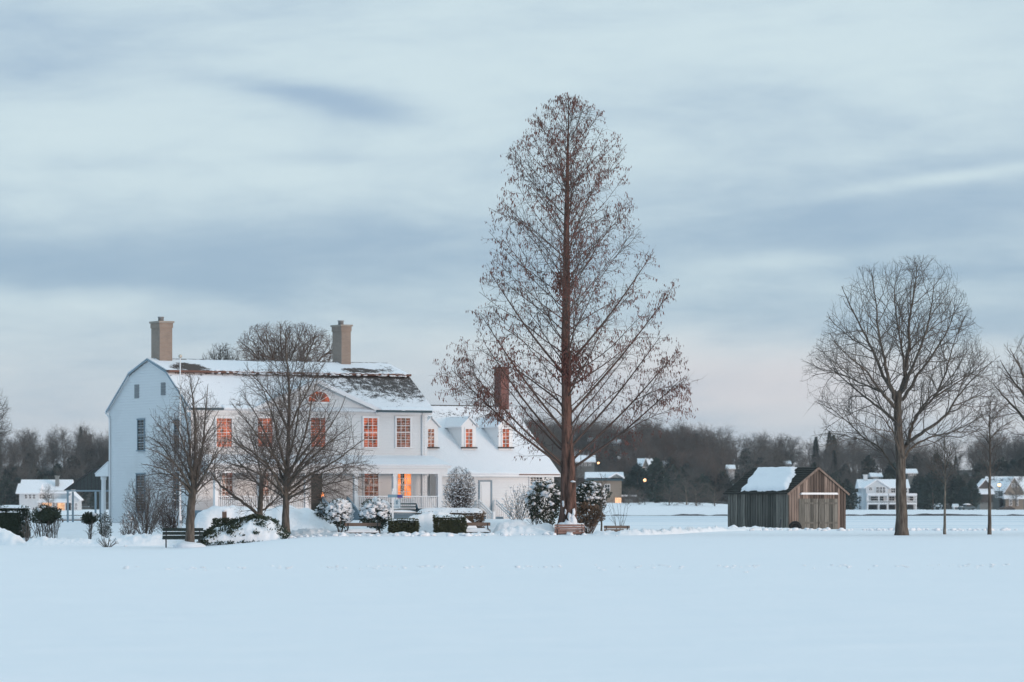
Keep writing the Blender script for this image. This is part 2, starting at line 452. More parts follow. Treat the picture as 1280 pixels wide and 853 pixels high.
# ---- the tall redwood
def redwood():
    rng = random.Random(5)
    Y = 212.0; base = P(709, 657, Y); base.z = g(base.x, Y)
    root = thing('redwood_tree', 'very tall conical redwood with a straight trunk, ascending limbs and withered red-brown tufts', 'tree', base)
    s = F / Y
    def z_of(py): return H - (py - HZ) / s
    axis_px = [(709, 662), (709, 600), (709, 560), (708, 500), (707, 430), (708, 360), (708, 300), (709, 230), (710, 175), (711, 130)]
    rad = [.42, .355, .31, .265, .235, .20, .165, .11, .05, .015]
    pts = [P(a, b2, Y) for a, b2 in axis_px]; pts[0].z = base.z - .15
    tp, trd = resample(pts, rad, 5)
    trd = [r * (1 + .05 * noise.noise(Vector((0, 0, i * .9)))) for i, r in enumerate(trd)]
    tr = MB(); chains_mesh(tr, [(tp, trd)], base)
    # fused second stem on the right side of the base, and root flare
    st = [P(717, 662, Y - .3), P(716.5, 630, Y - .3), P(716, 600, Y - .3), P(715.5, 575, Y - .25), P(713, 545, Y - .2), P(710, 520, Y)]
    q, qr = resample(st, [.22, .17, .15, .13, .09, .04], 4); chains_mesh(tr, [(q, qr)], base)
    st = [P(713, 662, Y - .5), P(712, 640, Y - .48), P(713, 600, Y - .42), P(714, 570, Y - .33), P(713, 556, Y - .2)]
    q, qr = resample(st, [.22, .16, .12, .09, .04], 4); chains_mesh(tr, [(q, qr)], base)
    for a in range(5):
        an = a * 1.26 + .4; d = Vector((math.cos(an), math.sin(an), 0))
        q = [base + d * .72 + Vector((0, 0, -.1)), base + d * .50 + Vector((0, 0, .2)), base + d * .36 + Vector((0, 0, .8)), base + d * .28 + Vector((0, 0, 1.8))]
        q, qr = resample(q, [.10, .16, .13, .05], 3); chains_mesh(tr, [(q, qr)], base)
    tr.build('trunk', M['bark_red'], root)
    prof = [(117, 3), (122, 18), (130, 33), (145, 49), (165, 62), (195, 75), (230, 86), (270, 97), (310, 106), (350, 110), (400, 114), (440, 118), (480, 122), (520, 118), (560, 98), (585, 45)]
    def reach(z):
        py = HZ - (z - H) * s
        if py < prof[0][0]: return 0
        for (a, ra), (b2, rb) in zip(prof, prof[1:]):
            if py <= b2: return lerp(ra, rb, (py - a) / (b2 - a)) / s
        return 2.0
    out = []; cones = MB(); az = 0
    cfgs = [dict(n=3.7, t0=.10, ang=46, ad=13, len=1.45, tap=.4, r=.015, r1=.005, seg=5, wan=.13, trop=.0),
            dict(n=5.0, t0=.10, ang=50, len=.55, tap=.3, r=.0065, r1=.0035, seg=3, wan=.15, trop=-.04)]
    tips = []
    def limb(z0, azi, el, k, r0):
        p0 = Vector((base.x, Y, z0))
        i = min(range(len(tp)), key=lambda i: abs(tp[i].z - z0)); p0 = tp[i].copy()
        d = Vector((math.cos(azi) * math.cos(el), math.sin(azi) * math.cos(el), math.sin(el)))
        L = .3
        while L < 12:
            q = p0 + d * L
            if math.hypot(q.x - base.x, q.y - Y) > reach(q.z) * k: break
            L += .15
        pts = grow(p0, d, L, 9, .06, .010, rng)
        rr = [lerp(r0, .012, (j / 9) ** .75) for j in range(10)]
        out.append((pts, rr))
        hs = lerp(1.0, .55, sm((z0 - 9) / 12))
        sub(out, pts, rr, 0, [dict(cfgs[0], len=1.45 * hs, n=lerp(2.1, 3.5, sm((z0 - 5) / 11))), cfgs[1]], rng, lambda p: math.hypot(p.x - base.x, p.y - Y) < reach(p.z) * (1.06 + .14 * noise.noise(p * .5)))
    n = 120
    for i in range(n):
        f = (i + rng.uniform(-.3, .3)) / n
        py = lerp(570, 128, max(0, min(1, f)) ** .74)
        az += 2.39996 + rng.uniform(-.35, .35)
        el = R(lerp(38, 54, f) + rng.gauss(0, 6))
        limb(z_of(py), az, el, rng.uniform(.80, 1.06), lerp(.062, .012, f ** .6) * rng.uniform(.75, 1.15))
    # the big low limbs one can pick out
    for px0, py0, px1, py1, dy in ((697, 580, 592, 468, -1.6), (703, 540, 600, 392, .8), (722, 575, 846, 440, -1.0), (712, 520, 838, 365, 1.0), (704, 470, 612, 340, -1.2), (714, 455, 815, 318, -.6), (696, 583, 564, 462, -1.2), (722, 586, 850, 476, -1.6), (716, 560, 826, 420, .8), (700, 560, 606, 430, 1.2)):
        a = P(px0, py0, Y if abs(px0 - 709) < 20 else Y + dy * .5); a = Vector((base.x + (a.x - base.x) * .5, Y, a.z)) if abs(px0 - 709) < 20 else a; b2 = P(px1, py1, Y + dy)
        m_ = (a + b2) / 2 - Vector((0, 0, .25))
        q, qr = resample([a, m_, b2], [.075, .05, .013], 6); out.append((q, qr)); sub(out, q, qr, 0, cfgs, rng, None)
        for (tq, ex, ey, ed) in {564: ((5, 560, 482, -2.4), (5, 584, 446, -.4), (7, 556, 466, -2.0), (8, 580, 440, -.6)), 592: ((6, 576, 470, -2.2),), 850: ((5, 858, 506, -2.6), (6, 838, 450, -.6)), 846: ((7, 862, 480, -2.0),)}.get(px1, ()):
            e = P(ex, ey, Y + ed); q2, r2 = resample([q[tq], (q[tq] + e) / 2 + Vector((0, 0, .2)), e], [.03, .02, .009], 5); out.append((q2, r2)); sub(out, q2, r2, 0, [dict(cfgs[0], n=5.0), cfgs[1]], rng, None)
    cr = MB(); chains_mesh(cr, out, base); cr.build('crown', M['twig_brown'], root)
    # hanging withered tufts on the outer twigs, in uneven clumps
    for pts, rr in out:
        if rr[0] > .024: continue
        for p in pts[1:]:
            k = noise.noise(p * .75) + .55 * noise.noise(p * 2.1)
            rad_ = math.hypot(p.x - base.x, p.y - Y) / max(.5, reach(p.z))
            pr = (.26 + 1.25 * k) * (.16 + 1.15 * rad_ ** 1.5)
            py = HZ - (p.z - H) * s
            if py < 300: pr += .12 * sm((320 - py) / 120)
            if rng.random() < pr:
                for _ in range(1 if rng.random() < .6 else 2):
                    q = p + Vector((rng.gauss(0, .05), rng.gauss(0, .05), rng.gauss(0, .03))) - base
                    l = rng.uniform(.06, .20); w = rng.uniform(.012, .030)
                    lean = Vector((rng.gauss(0, .25), rng.gauss(0, .25), -1)).normalized()
                    cones.tube([q, q + lean * l * .4, q + lean * l], [.008, w, .006], 3, cap=False)
    # leafy clumps on the trunk itself
    for (px, py, n, spread) in ((704, 352, 330, .50), (710, 458, 380, .5), (711, 440, 120, .4), (728, 462, 80, .4), (735, 450, 60, .4), (640, 452, 90, .9), (626, 440, 70, .8), (650, 465, 70, .8), (706, 330, 60, .35), (722, 470, 60, .6), (699, 458, 50, .5), (714, 320, 40, .4), (706, 400, 30, .4)):
        c = P(px, py, Y - .25) - base
        for _ in range(n):
            q = c + Vector((rng.gauss(0, spread * .55), rng.gauss(0, spread * .3) - .1, rng.gauss(0, spread)))
            l = rng.uniform(.10, .24); lean = Vector((rng.gauss(0, .4), rng.gauss(0, .4), -1)).normalized()
            cones.tube([q, q + lean * l * .4, q + lean * l], [.008, rng.uniform(.025, .05), .006], 3, cap=False)
    cones.build('foliage', M['cone'], root)
    sn = MB()
    for (px, py, rx, rz) in ((712, 657, .40, .34), (716, 652, .20, .36), (712, 646, .12, .28), (717, 641, .10, .2), (705, 658, .28, .2), (722, 658, .3, .16), (715, 648, .14, .2), (716, 602, .13, .05), (704, 630, .06, .16), (707, 640, .05, .13)):
        c = P(px, py, Y - .55) - base; sn = MB(); sn.blob(c, rx, .26, rz, 12, 9, .3, px); sn.build('snow_patch', M['snow_rough'], root)
    pass
redwood()
# ------------------------------------------------------------------ the white gambrel house
HC = PG(239, 219.3); HC.z = 0.55
AL = R(29.6)
hu = Vector((math.cos(AL), math.sin(AL), 0)); hv = Vector((-math.sin(AL), math.cos(AL), 0))
house = thing('gambrel_house', 'big white clapboard house with snowy gambrel roof, two tan chimneys and glowing windows', 'house', HC, AL)
def UX(px, v=0.0):                           # how far along the facade a picture column lies, on the plane at depth v
    t = (px - 640) / F; o = HC + hv * v
    return (t * o.y - o.x) / (hu.x - t * hu.y)
def VX(px, u=0.0):                           # the same along the gable
    t = (px - 640) / F; o = HC + hu * u
    return (t * o.y - o.x) / (hv.x - t * hv.y)
def ZL(py, u, v=0.0):                        # local height of a picture row at (u, v)
    Y = (HC + hu * u + hv * v).y
    return H - (py - HZ) * Y / F - HC.z
Wd = VX(137); L = UX(533)
ze, zb, zr = ZL(508, 0), ZL(466, 0, .27 * Wd), ZL(450.5, 0, Wd / 2)
v1, v2, vm = .265 * Wd, .735 * Wd, .5 * Wd
prof = [(0, ze), (v1, zb), (vm, zr), (v2, zb), (Wd, ze)]
def laps(mb, fn, z0, z1, step=.155, dep=.05):
    """overlapping boards: fn(z) -> (a point, b point, outward normal)"""
    z = z0
    while z < z1 - .01:
        zt = min(z + step, z1)
        for seg in fn(z + 1e-3, zt - 1e-3):
            a0, b0, a1, b1, n = seg
            mb.add([a0 + n*dep, b0 + n*dep, b1, a1, a0, b0], [(0,1,2,3), (4,5,1,0)])
        z += step
wl = MB()
body = [(0, -.6), *[(v, z - .03) for v, z in prof], (Wd, -.6)]
wl.prism([(.03, v if 0 < v < Wd else (.03 if v == 0 else Wd - .03), z) for v, z in body], (L - .06, 0, 0))
def gable_span(z):
    if z < ze: return 0.0, Wd
    for (va, za), (vb, zb_) in zip(prof, prof[1:]):
        if za <= z <= zb_ and vb <= vm + 1e-6: lo = lerp(va, vb, (z - za) / (zb_ - za)); break
    else: lo = vm
    return lo, Wd - lo
def fg(z0, z1):
    a0, b0 = gable_span(z0); a1, b1 = gable_span(z1)
    n = Vector((-1, 0, 0)); yield (Vector((0, b0, z0)), Vector((0, a0, z0)), Vector((0, b1, z1)), Vector((0, a1, z1)), n)
laps(wl, fg, -.3, zr - .05)
def ff(z0, z1): yield (Vector((0, 0, z0)), Vector((L, 0, z0)), Vector((0, 0, z1)), Vector((L, 0, z1)), Vector((0, -1, 0)))
laps(wl, ff, -.3, ze)
wall = wl.build('wall', M['clap'], house)
for (x, y) in ((0, 0), (L, 0), (0, Wd)):
    tr = MB()
    sx = 1 if x == 0 else -1; sy = 1 if y == 0 else -1
    tr.box(min(x - sx*.035, x + sx*.14), max(x - sx*.035, x + sx*.14), min(y - sy*.035, y - sy*.003), max(y - sy*.035, y - sy*.003), -.4, ze - .02)
    tr.box(min(x - sx*.037, x - sx*.002), max(x - sx*.037, x - sx*.002), min(y - sy*.037, y + sy*.14), max(y - sy*.037, y + sy*.14), -.4, ze - .02)
    tr.build('corner_board', M['trim'], house)
pxl, pxr = UX(319), UX(469)
for a, b2 in ((-.3, pxl), (pxr, L + .3)):
    tr = MB(); tr.box(a, b2, -.09, -.025, ze - .32, ze - .03); tr.build('frieze_board', M['trim'], house)

def slab(mb, x0, x1, a, b2, th, over0=0, over1=0):
    """roof slab over the slope from a (v,z) to b2 (v,z), lengthened past each end"""
    a, b2 = Vector((0, *a)), Vector((0, *b2)); d = (b2 - a).normalized(); n = Vector((0, -d.z, d.y))
    if n.z < 0: n = -n
    a = a - d * over0; b2 = b2 + d * over1
    q = [a, b2, b2 + n * th, a + n * th]
    mb.prism([(x0, p.y, p.z) for p in q], (x1 - x0, 0, 0))
M['roof_low'] = roof_mat('lower_roof_snow_and_shingles', .0, (.085, .08, .078),
    [(L * .86, zb, 5.8, 2.0, .125), (L * .99, zb - .5, 4.0, 1.2, .06), (L * .60, zb - .9, 1.2, .5, .14), (L * .5, zb + .05, L * .8, .28, .13), (L * .2, ze, 2.5, .25, .10)], 2.6)
M['roof_up'] = roof_mat('upper_roof_snow_and_shingles', -.06, (.075, .058, .052),
    [(1.5, zb + .35, 1.6, .40, .30), (L * .84, zb + .32, 2.0, .26, .28), (L * .97, zb + .5, 1.0, .35, .16), (L * .5, zr + .12, L, .10, .22)], 1.6)
ov = .16
rl = MB()
slab(rl, -ov, L + ov + .25, (0, ze), (v1, zb), .07, .34, .05); slab(rl, -ov, L + ov, (Wd, ze), (v2, zb), .10, .3, .05)
rl.build('roof', M['roof_low'], house)
ru = MB()
slab(ru, -ov + .02, L + ov + .23, (v1, zb + .12), (vm, zr + .06), .06, .30, 0); slab(ru, -ov + .02, L + ov + .23, (v2, zb + .12), (vm, zr + .06), .06, .1, 0)
ru.build('upper_roof', M['roof_up'], house)
cs = MB()
cs.box(-ov, L + ov + .25, v1 - .36, v1 - .02, zb + .02, zb + .14)
rngc = random.Random(4)
o = cs.build('break_board', M['copper'], house)
ic = MB()                                     # crumbs of snow hanging on along the break
for i in range(210):
    u = rngc.uniform(2.5, L + .2); ic.blob((u, v1 - .36 + rngc.uniform(-.05, .1), zb + rngc.choice((.14, .03)) + rngc.uniform(-.03, .03)), rngc.uniform(.05, .2), .06, rngc.uniform(.02, .055), 6, 4, .3, i)
tag(ic.build('snow_crumbs', M['snow_rough'], house), kind='stuff')
def snow_lip(xa, xb, y, z, name, k=1.0, seed=0):
    m_ = MB(); n = int((xb - xa) * 7); vs = []
    for i in range(n + 1):
        x = lerp(xa, xb, i / n); a = noise.noise(Vector((x * .55, seed, 0))); c_ = noise.noise(Vector((x * 2.2, seed, 3)))
        t_ = k * max(.02, .085 + .07 * a + .03 * c_); o_ = k * (.03 * a + .03 * c_)
        for (dy, dz) in ((-.02 - o_, -.015), (-.07 - o_, t_ * .45), (-.02 - o_, t_), (.28, t_ * .9 + .16), (.5, .25)): vs.append((x, y + dy, z + dz))
    m_.add(vs, [(i*5+q, (i+1)*5+q, (i+1)*5+q+1, i*5+q+1) for i in range(n) for q in range(4)] + [(0, 1, 2, 3, 4), tuple(n*5 + q for q in (4, 3, 2, 1, 0))], True)
    return m_.build(name, M['snow_roof'], house)
kz = (zb - ze) / v1
snow_lip(UX(276), pxl - .2, -.32, ze - .32 * kz + .07, 'eave_snow', .9, 1)
snow_lip(pxr + .2, L + ov + .2, -.32, ze - .32 * kz + .07, 'eave_snow', 1.0, 2)
for a, b2 in ((-ov, UX(252)), (UX(242), UX(276)), (pxr - .1, L + ov)):
    gt = MB(); gt.box(a, b2, -.40, -.25, ze - .20, ze - .08); gt.build('gutter', M['teal'], house)
for x in (-ov - .03, L + ov + .25):
    for (a, b2) in (((-.2, ze - .17), (v1, zb + .0)), ((v1, zb + .02), (vm, zr + .05)), ((v2, zb + .02), (vm, zr + .05)), ((Wd + .2, ze - .17), (v2, zb))):
        rk = MB(); rk.prism([(x, a[0], a[1] - .05), (x, b2[0], b2[1] - .05), (x, b2[0], b2[1] + .05), (x, a[0], a[1] + .05)], (.03, 0, 0)); rk.build('rake_board', M['grey_blue'], house)  # blue-grey colour paints in the shadowed line of the gable edge
dp = MB()
dp.tube([Vector((UX(527), -.10, -.3)), Vector((UX(527), -.10, ze - .15))], [.045, .045], 8); dp.build('downpipe', M['trim'], house); dp = MB()
dp.tube([Vector((-.08, Wd - .2, -.3)), Vector((-.08, Wd - .2, ze - .5)), Vector((-.2, Wd + .1, ze - .12))], [.05, .05, .05], 8)
dp.build('downpipe', M['trim'], house)

def window(Mx, w, h, cols=3, rows=4, glass='glass', case='trim', cw=.09, mw=.013, parent=None, label=None, curtain=None):
    """Mx: bottom centre of the opening, x along the wall, -y outwards, z up"""
    parent = parent or house
    fr = MB(); fr.M = Mx
    hw = w / 2
    fr.box(-hw - cw, -hw, -.075, -.005, 0, h); fr.box(hw, hw + cw, -.075, -.005, 0, h)
    fr.box(-hw - cw - .02, hw + cw + .02, -.10, -.005, h, h + cw + .02); fr.box(-hw - cw - .03, hw + cw + .03, -.13, -.005, -.06, 0)
    for i in range(1, cols): x = -hw + w * i / cols; fr.box(x - mw, x + mw, -.047, -.029, 0, h)
    for j in range(1, rows):
        z = h * j / rows; th = mw * 1.8 if j * 2 == rows else mw
        fr.box(-hw, hw, -.049 - (.01 if th > mw else 0), -.027, z - th, z + th)
    fo = fr.build('window', M[case], parent, label)
    pn = MB(); pn.M = Mx; pn.box(-hw, hw, -.028, -.012, 0, h); pn.build('pane', M[glass], fo)
    if curtain:
        for (a, b2, ma) in curtain:
            cu = MB(); cu.M = Mx; n = 9
            vs = []; 
            for i in range(n + 1): 
                x = lerp(a, b2, i / n); y = -.030 - .004 * (i % 2)
                vs += [(x, y, 0.01), (x, y, h - .01)]
            cu.add(vs, [(2*i, 2*i+2, 2*i+3, 2*i+1) for i in range(n)]); cu.build('curtain', M[ma], fo)
    return fo
def front_M(u, z, v=0.0): return Matrix.Translation((u, v - .018, z))
def gable_M(v, z, u=0.0): return Matrix.Translation((u - .018, v, z)) @ Matrix.Rotation(-math.pi / 2, 4, 'Z')
for (a, b2, gl) in ((270, 289, 'glass_painted_glow'), (321.5, 340, 'glass_painted_glow'), (388, 406, 'glass_painted_glow'), (454, 471, 'glass_painted_glow'), (495, 512, 'glass_room')):
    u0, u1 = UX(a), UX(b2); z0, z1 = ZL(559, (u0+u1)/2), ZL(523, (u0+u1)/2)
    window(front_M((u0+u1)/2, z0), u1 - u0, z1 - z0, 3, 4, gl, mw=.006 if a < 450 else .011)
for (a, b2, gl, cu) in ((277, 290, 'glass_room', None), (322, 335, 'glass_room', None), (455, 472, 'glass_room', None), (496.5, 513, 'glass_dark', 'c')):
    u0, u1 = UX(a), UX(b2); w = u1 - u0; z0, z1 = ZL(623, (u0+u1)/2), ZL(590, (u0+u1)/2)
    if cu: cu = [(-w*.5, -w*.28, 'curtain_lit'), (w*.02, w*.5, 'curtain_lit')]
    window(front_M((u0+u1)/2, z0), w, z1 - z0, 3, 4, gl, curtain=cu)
# gable windows: upper row, lower row, two louvred vents
for (a, b2, y0, y1) in ((173.5, 181.5, 563, 525), (219.5, 226, 561, 525), (172, 182, 640, 593), (218.5, 226, 632, 592)):
    va, vb = VX(b2), VX(a); window(gable_M((va+vb)/2, ZL(y0, 0, (va+vb)/2)), vb - va, ZL(y1, 0, va) - ZL(y0, 0, va), 2, 4, 'glass_dark', 'grey_blue', .05)
for (a, b2, y0, y1) in ((169, 174.5, 498, 480.5), (202, 207.5, 494, 478)):
    va, vb = VX(b2), VX(a); w = vb - va; h = ZL(y1, 0, va) - ZL(y0, 0, va)
    lv = MB(); lv.M = gable_M((va+vb)/2, ZL(y0, 0, va))
    lv.box(-w/2, w/2, -.03, -.005, 0, h)
    for i in range(8): z = h * (i + .5) / 8; lv.obox((0, -.045, z), (w/2 - .02, 0, 0), (0, .022, .016), (0, -.004, .006))
    lv.build('louvred_vent', M['louver'], house)
# pediment with lunette
um = UX(394.5); za = ZL(479, um)
pd = MB()
pd.prism([(pxl, -.03, ze - .1), (pxr, -.03, ze - .1), (um, -.03, za)], (0, .02, 0))
def fp(z0, z1):
    k0 = (z0 - (ze-.1)) / (za - ze + .1); k1 = (z1 - (ze-.1)) / (za - ze + .1); y = Vector((0, -1, 0))
    yield (Vector((lerp(pxl, um, k0), -.032, z0)), Vector((lerp(pxr, um, k0), -.032, z0)), Vector((lerp(pxl, um, k1), -.032, z1)), Vector((lerp(pxr, um, k1), -.032, z1)), y)
laps(pd, fp, ze - .1, za - .05)
ped = pd.build('pediment', M['clap'], house)
pr = MB()
vdep = v1 * (za - ze) / (zb - ze)
for x0 in (pxl - .25, pxr + .25):
    z0 = ze - .12 if x0 < um else ze - .12
    pr.prism([(x0, -.32, z0), (um, -.32, za + .10), (um, -.32, za + .20), (x0, -.32, z0 + .10)], (0, .32 + vdep + .3, 0))
pr.build('pediment_roof', roof_mat('pediment_snow', -.02, (.05, .05, .05)), house)
prb = MB()
for x0 in (pxl - .25, pxr + .25):
    prb.prism([(x0, -.335, ze - .26), (um, -.335, za - .05), (um, -.335, za + .11), (x0, -.335, ze - .11)], (0, .05, 0))
prb.build('pediment_trim', M['trim'], house)
a, b2 = UX(384), UX(411); z0 = ZL(502.5, um); hh = ZL(489.5, um) - z0; c0 = (a + b2) / 2; hw = (b2 - a) / 2
ln = MB(); arc = [(c0 + hw * math.cos(math.pi * i / 16), z0 + hh * math.sin(math.pi * i / 16)) for i in range(17)]
for (xa, z_a), (xb, z_b) in zip(arc, arc[1:]):
    na = Vector((xa - c0, 0, z_a - z0)).normalized() * .09; nb = Vector((xb - c0, 0, z_b - z0)).normalized() * .09
    ln.prism([(xa, -.13, z_a), (xb, -.13, z_b), (xb + nb.x, -.13, z_b + nb.z), (xa + na.x, -.13, z_a + na.z)], (0, .07, 0))
ln.box(c0 - hw - .14, c0 + hw + .14, -.17, -.06, z0 - .09, z0 - .001)
for i in (3, 6, 8, 10, 13): ln.bar((c0, -.105, z0), (arc[i][0], -.105, arc[i][1]), .02, .025)
lo = ln.build('lunette_window', M['trim'], house)
lp = MB(); lp.prism([(x, -.085, z) for x, z in arc], (0, .03, 0)); lp.build('pane', M['glass_painted_glow'], lo)

# front porch -------------------------------------------------------
PD = 2.1
px_l, px_r = UX(262, -PD), UX(556, -PD)
zf = ZL(638, 8, -PD); zt = ZL(592.5, UX(500, -PD), -PD)
po = MB(); po.box(px_l, px_r, -PD, -.03, zf - .16, zf); po.box(px_l + .1, px_r - .1, -PD + .15, -.05, -.7, zf - .17)
po.build('porch_floor', M['grey_blue'], house)
pr = MB()
zt2 = ZL(583, UX(500, -PD), -PD); zw = ZL(569.5, UX(500, 0), 0)
pr.box(px_l - .12, px_r + .12, -PD - .1, -PD + .14, zt, zt2 - .12); pr.box(px_l - .26, px_r + .26, -PD - .26, -PD + .2, zt2 - .118, zt2)
for x in (px_l - .1, px_r - .12): pr.box(x, x + .22, -PD + .15, -.06, zt, zt2 - .121)
pr.build('porch_beam', M['trim'], house)
ce = MB(); ce.box(px_l, px_r, -PD + .15, -.05, zt + .12, zt + .16); ce.build('porch_ceiling', M['white'], house)
ps = MB()
n = 60; rngp = random.Random(3)
vs = []
for i in range(n + 1):
    x = lerp(px_l - .27, px_r + .27, i / n); w = .03 * noise.noise(Vector((x * 1.3, 1, 0)))
    vs += [(x, -PD - .28 + w * .5, zt2 + .003), (x, -PD - .30 + w, zt2 + .10 + w), (x, -PD * .5, lerp(zt2, zw, .5) + .12 + w), (x, -.02, zw + w * .6), (x, -.02, zt2 + .003)]
fs = []
for i in range(n):
    for k in range(4): fs.append((i*5+k, i*5+k+1, i*5+k+6, i*5+k+5))
fs += [(0, 4, 3, 2, 1), tuple(n*5 + k for k in (0, 1, 2, 3, 4))]
ps.add(vs, fs, False); ps.build('porch_roof_snow', M['snow_roof'], house)
cols = [UX(p, -PD) for p in (271, 326, 384, 445.5, 494, 550.3)]
for i, x in enumerate(cols):
    c = MB(); w = .13 if i == 5 else .105
    c.box(x - w, x + w, -PD + .02, -PD + .02 + 2*w, zf, zt); c.box(x - w - .04, x + w + .04, -PD - .02, -PD + .06 + 2*w, zf + .002, zf + .16); c.box(x - w - .04, x + w + .04, -PD - .02, -PD + .06 + 2*w, zt - .14, zt - .002)
    c.build('porch_column', M['trim'], house)
for i in range(5):
    if i == 2: continue
    a, b2 = cols[i] + .13, cols[i+1] - .13
    rl = MB(); y = -PD + .12; ztop = zf + .80
    rl.box(a, b2, y - .05, y + .05, ztop - .06, ztop); rl.box(a, b2, y - .03, y + .03, zf + .10, zf + .15)
    k = int((b2 - a) / .125)
    for j in range(k): x = a + (b2 - a) * (j + .5) / k; rl.box(x - .022, x + .022, y - .022, y + .022, zf + .15, ztop - .06)
    rl.build('porch_railing', M['trim'], house)
# front door with a lamp beside it
u0, u1 = UX(388), UX(402); zd = ZL(591, u0)
dr = MB(); dr.box(u0, u1, -.07, -.022, zf, zd)
for zz in (.25, 1.05): 
    for xx in (.2, .62): dr.box(u0 + (u1-u0)*xx - .08, u0 + (u1-u0)*(xx + .18) + .06, -.085, -.068, zf + zz, zf + zz + .6)
do = dr.build('front_door', M['shutter_dark'], house)
hd = MB(); hd.blob((u1 - .09, -.12, zf + .95), .035, .04, .035, 8, 6, 0); hd.build('door_knob', M['brass'], do)
dc = MB(); dc.box(u0 - .13, u0 - .001, -.09, -.02, zf, zd + .14); dc.box(u1 + .001, u1 + .13, -.09, -.02, zf, zd + .14); dc.box(u0, u1, -.09, -.02, zd + .001, zd + .14)
dc.build('door_casing', M['trim'], house)
ul = UX(403.5, -.3); zl_ = ZL(619.5, ul, -.3)
la = MB(); la.box(ul - .12, ul + .12, -.40, -.16, zl_ + .17, zl_ + .21); la.box(ul - .12, ul + .12, -.40, -.16, zl_ - .21, zl_ - .17); la.box(ul - .03, ul + .03, -.16, -.02, zl_ - .05, zl_ + .05)
for sx in (-.11, .09):
    for sy in (-.39, -.19): la.box(ul + sx, ul + sx + .02, sy, sy + .02, zl_ - .17, zl_ + .17)
lo = la.build('wall_lantern', M['black'], house)
lb = MB(); lb.blob((ul, -.28, zl_), .085, .085, .15, 10, 8, 0); lb.build('lamp_bulb', emissive('lantern_light', (1.0, .30, .10), 2.2), lo)
# grey louvred shutter panel at the porch's right end
u0, u1 = UX(536.5), UX(546.5)
sh = MB(); z0, z1 = ZL(622.5, u0), ZL(590, u0)
sh.box(u0, u1, -.09, -.05, z0, z1); sh.box(u0, u0 + .06, -.11, -.088, z0, z1); sh.box(u1 - .06, u1, -.11, -.088, z0, z1)
for i in range(26): z = lerp(z0 + .05, z1 - .05, i / 25); sh.obox(((u0+u1)/2, -.1, z), ((u1-u0)/2 - .065, 0, 0), (0, .012, .018), (0, -.003, .004))
sh.build('shutter', M['louver'], house)
# steps with closed grey sides
st = MB(); xs0, xs1 = UX(412, -PD - .8), UX(441, -PD - .8); n = 5
for i in range(n):
    st.box(xs0, xs1, -PD - .02 - .32 * (i + 1), -PD - .02 - .32 * i, -.8, zf - .02 - (i + 1) * (zf + .25) / (n + 1))
so = st.build('porch_steps', M['grey_blue'], house)
for x in (xs0 - .09, xs1):
    sb = MB(); y0 = -PD - .04; y1 = -PD - .36 * n
    sb.prism([(x, y0, -.8), (x, y0, zf + .78), (x, y1, .45), (x, y1, -.8)], (.09, 0, 0)); sb.build('stair_side', M['grey_blue'], so)
# chimneys
for (pa, pm, pb, pyt, pyb) in ((189.5, 199.2, 214.5, 402, 456), (414.3, 426, 438, 406.5, 460)):
    uc = UX((pm + pb) / 2, vm - .5); aw = (pb - pm) / 20.4 / .98; bw = 1.15
    zt_ = ZL(pyt, uc, vm); ch = MB()
    ch.box(uc - aw/2, uc + aw/2, vm - bw/2, vm + bw/2, zr - 1.2, zt_ - .38)
    ch.box(uc - aw/2 - .035, uc + aw/2 + .035, vm - bw/2 - .035, vm + bw/2 + .035, zt_ - .38, zt_ - .10)
    co = ch.build('chimney', M['brick_tan'], house)
    cp = MB(); cp.box(uc - aw/2 - .09, uc + aw/2 + .09, vm - bw/2 - .09, vm + bw/2 + .09, zt_ - .10, zt_)
    cp.build('chimney_cap', M['stone'], co)
    pt = MB(); pt.lathe([(.16, zt_), (.16, zt_ + .2), (.19, zt_ + .21), (.19, zt_ + .26), (.10, zt_ + .26)], 12, (uc - .05, vm, 0)); pt.build('chimney_pot', M['louver'], co)
# rear-left side porch
sp = MB(); y0 = Wd + .02; y1 = VX(121); zs = ZL(594, 0, y1)
sp.prism([(-.1, y0, ZL(578.5, 0, Wd)), (-.1, y1 + .0, zs + .04), (-.1, y1, zs - .08), (-.1, y0, zs - .08)], (4.5, 0, 0)); sp.build('side_porch_roof', M['trim'], house)
ss = MB(); ss.prism([(-.12, y0, ZL(577, 0, Wd)), (-.12, y1 + .05, zs + .09), (-.12, y1 + .05, zs + .05), (-.12, y0, ZL(578, 0, Wd))], (4.55, 0, 0)); ss.build('side_porch_snow', M['snow_roof'], house)
for pxc in (126.5,):
    vc = VX(pxc); c = MB(); c.lathe([(.17, -.5), (.17, .15), (.14, .2), (.13, zs - .3), (.17, zs - .25), (.17, zs - .085)], 14, (.15, vc, 0)); c.build('side_porch_column', M['trim'], house)

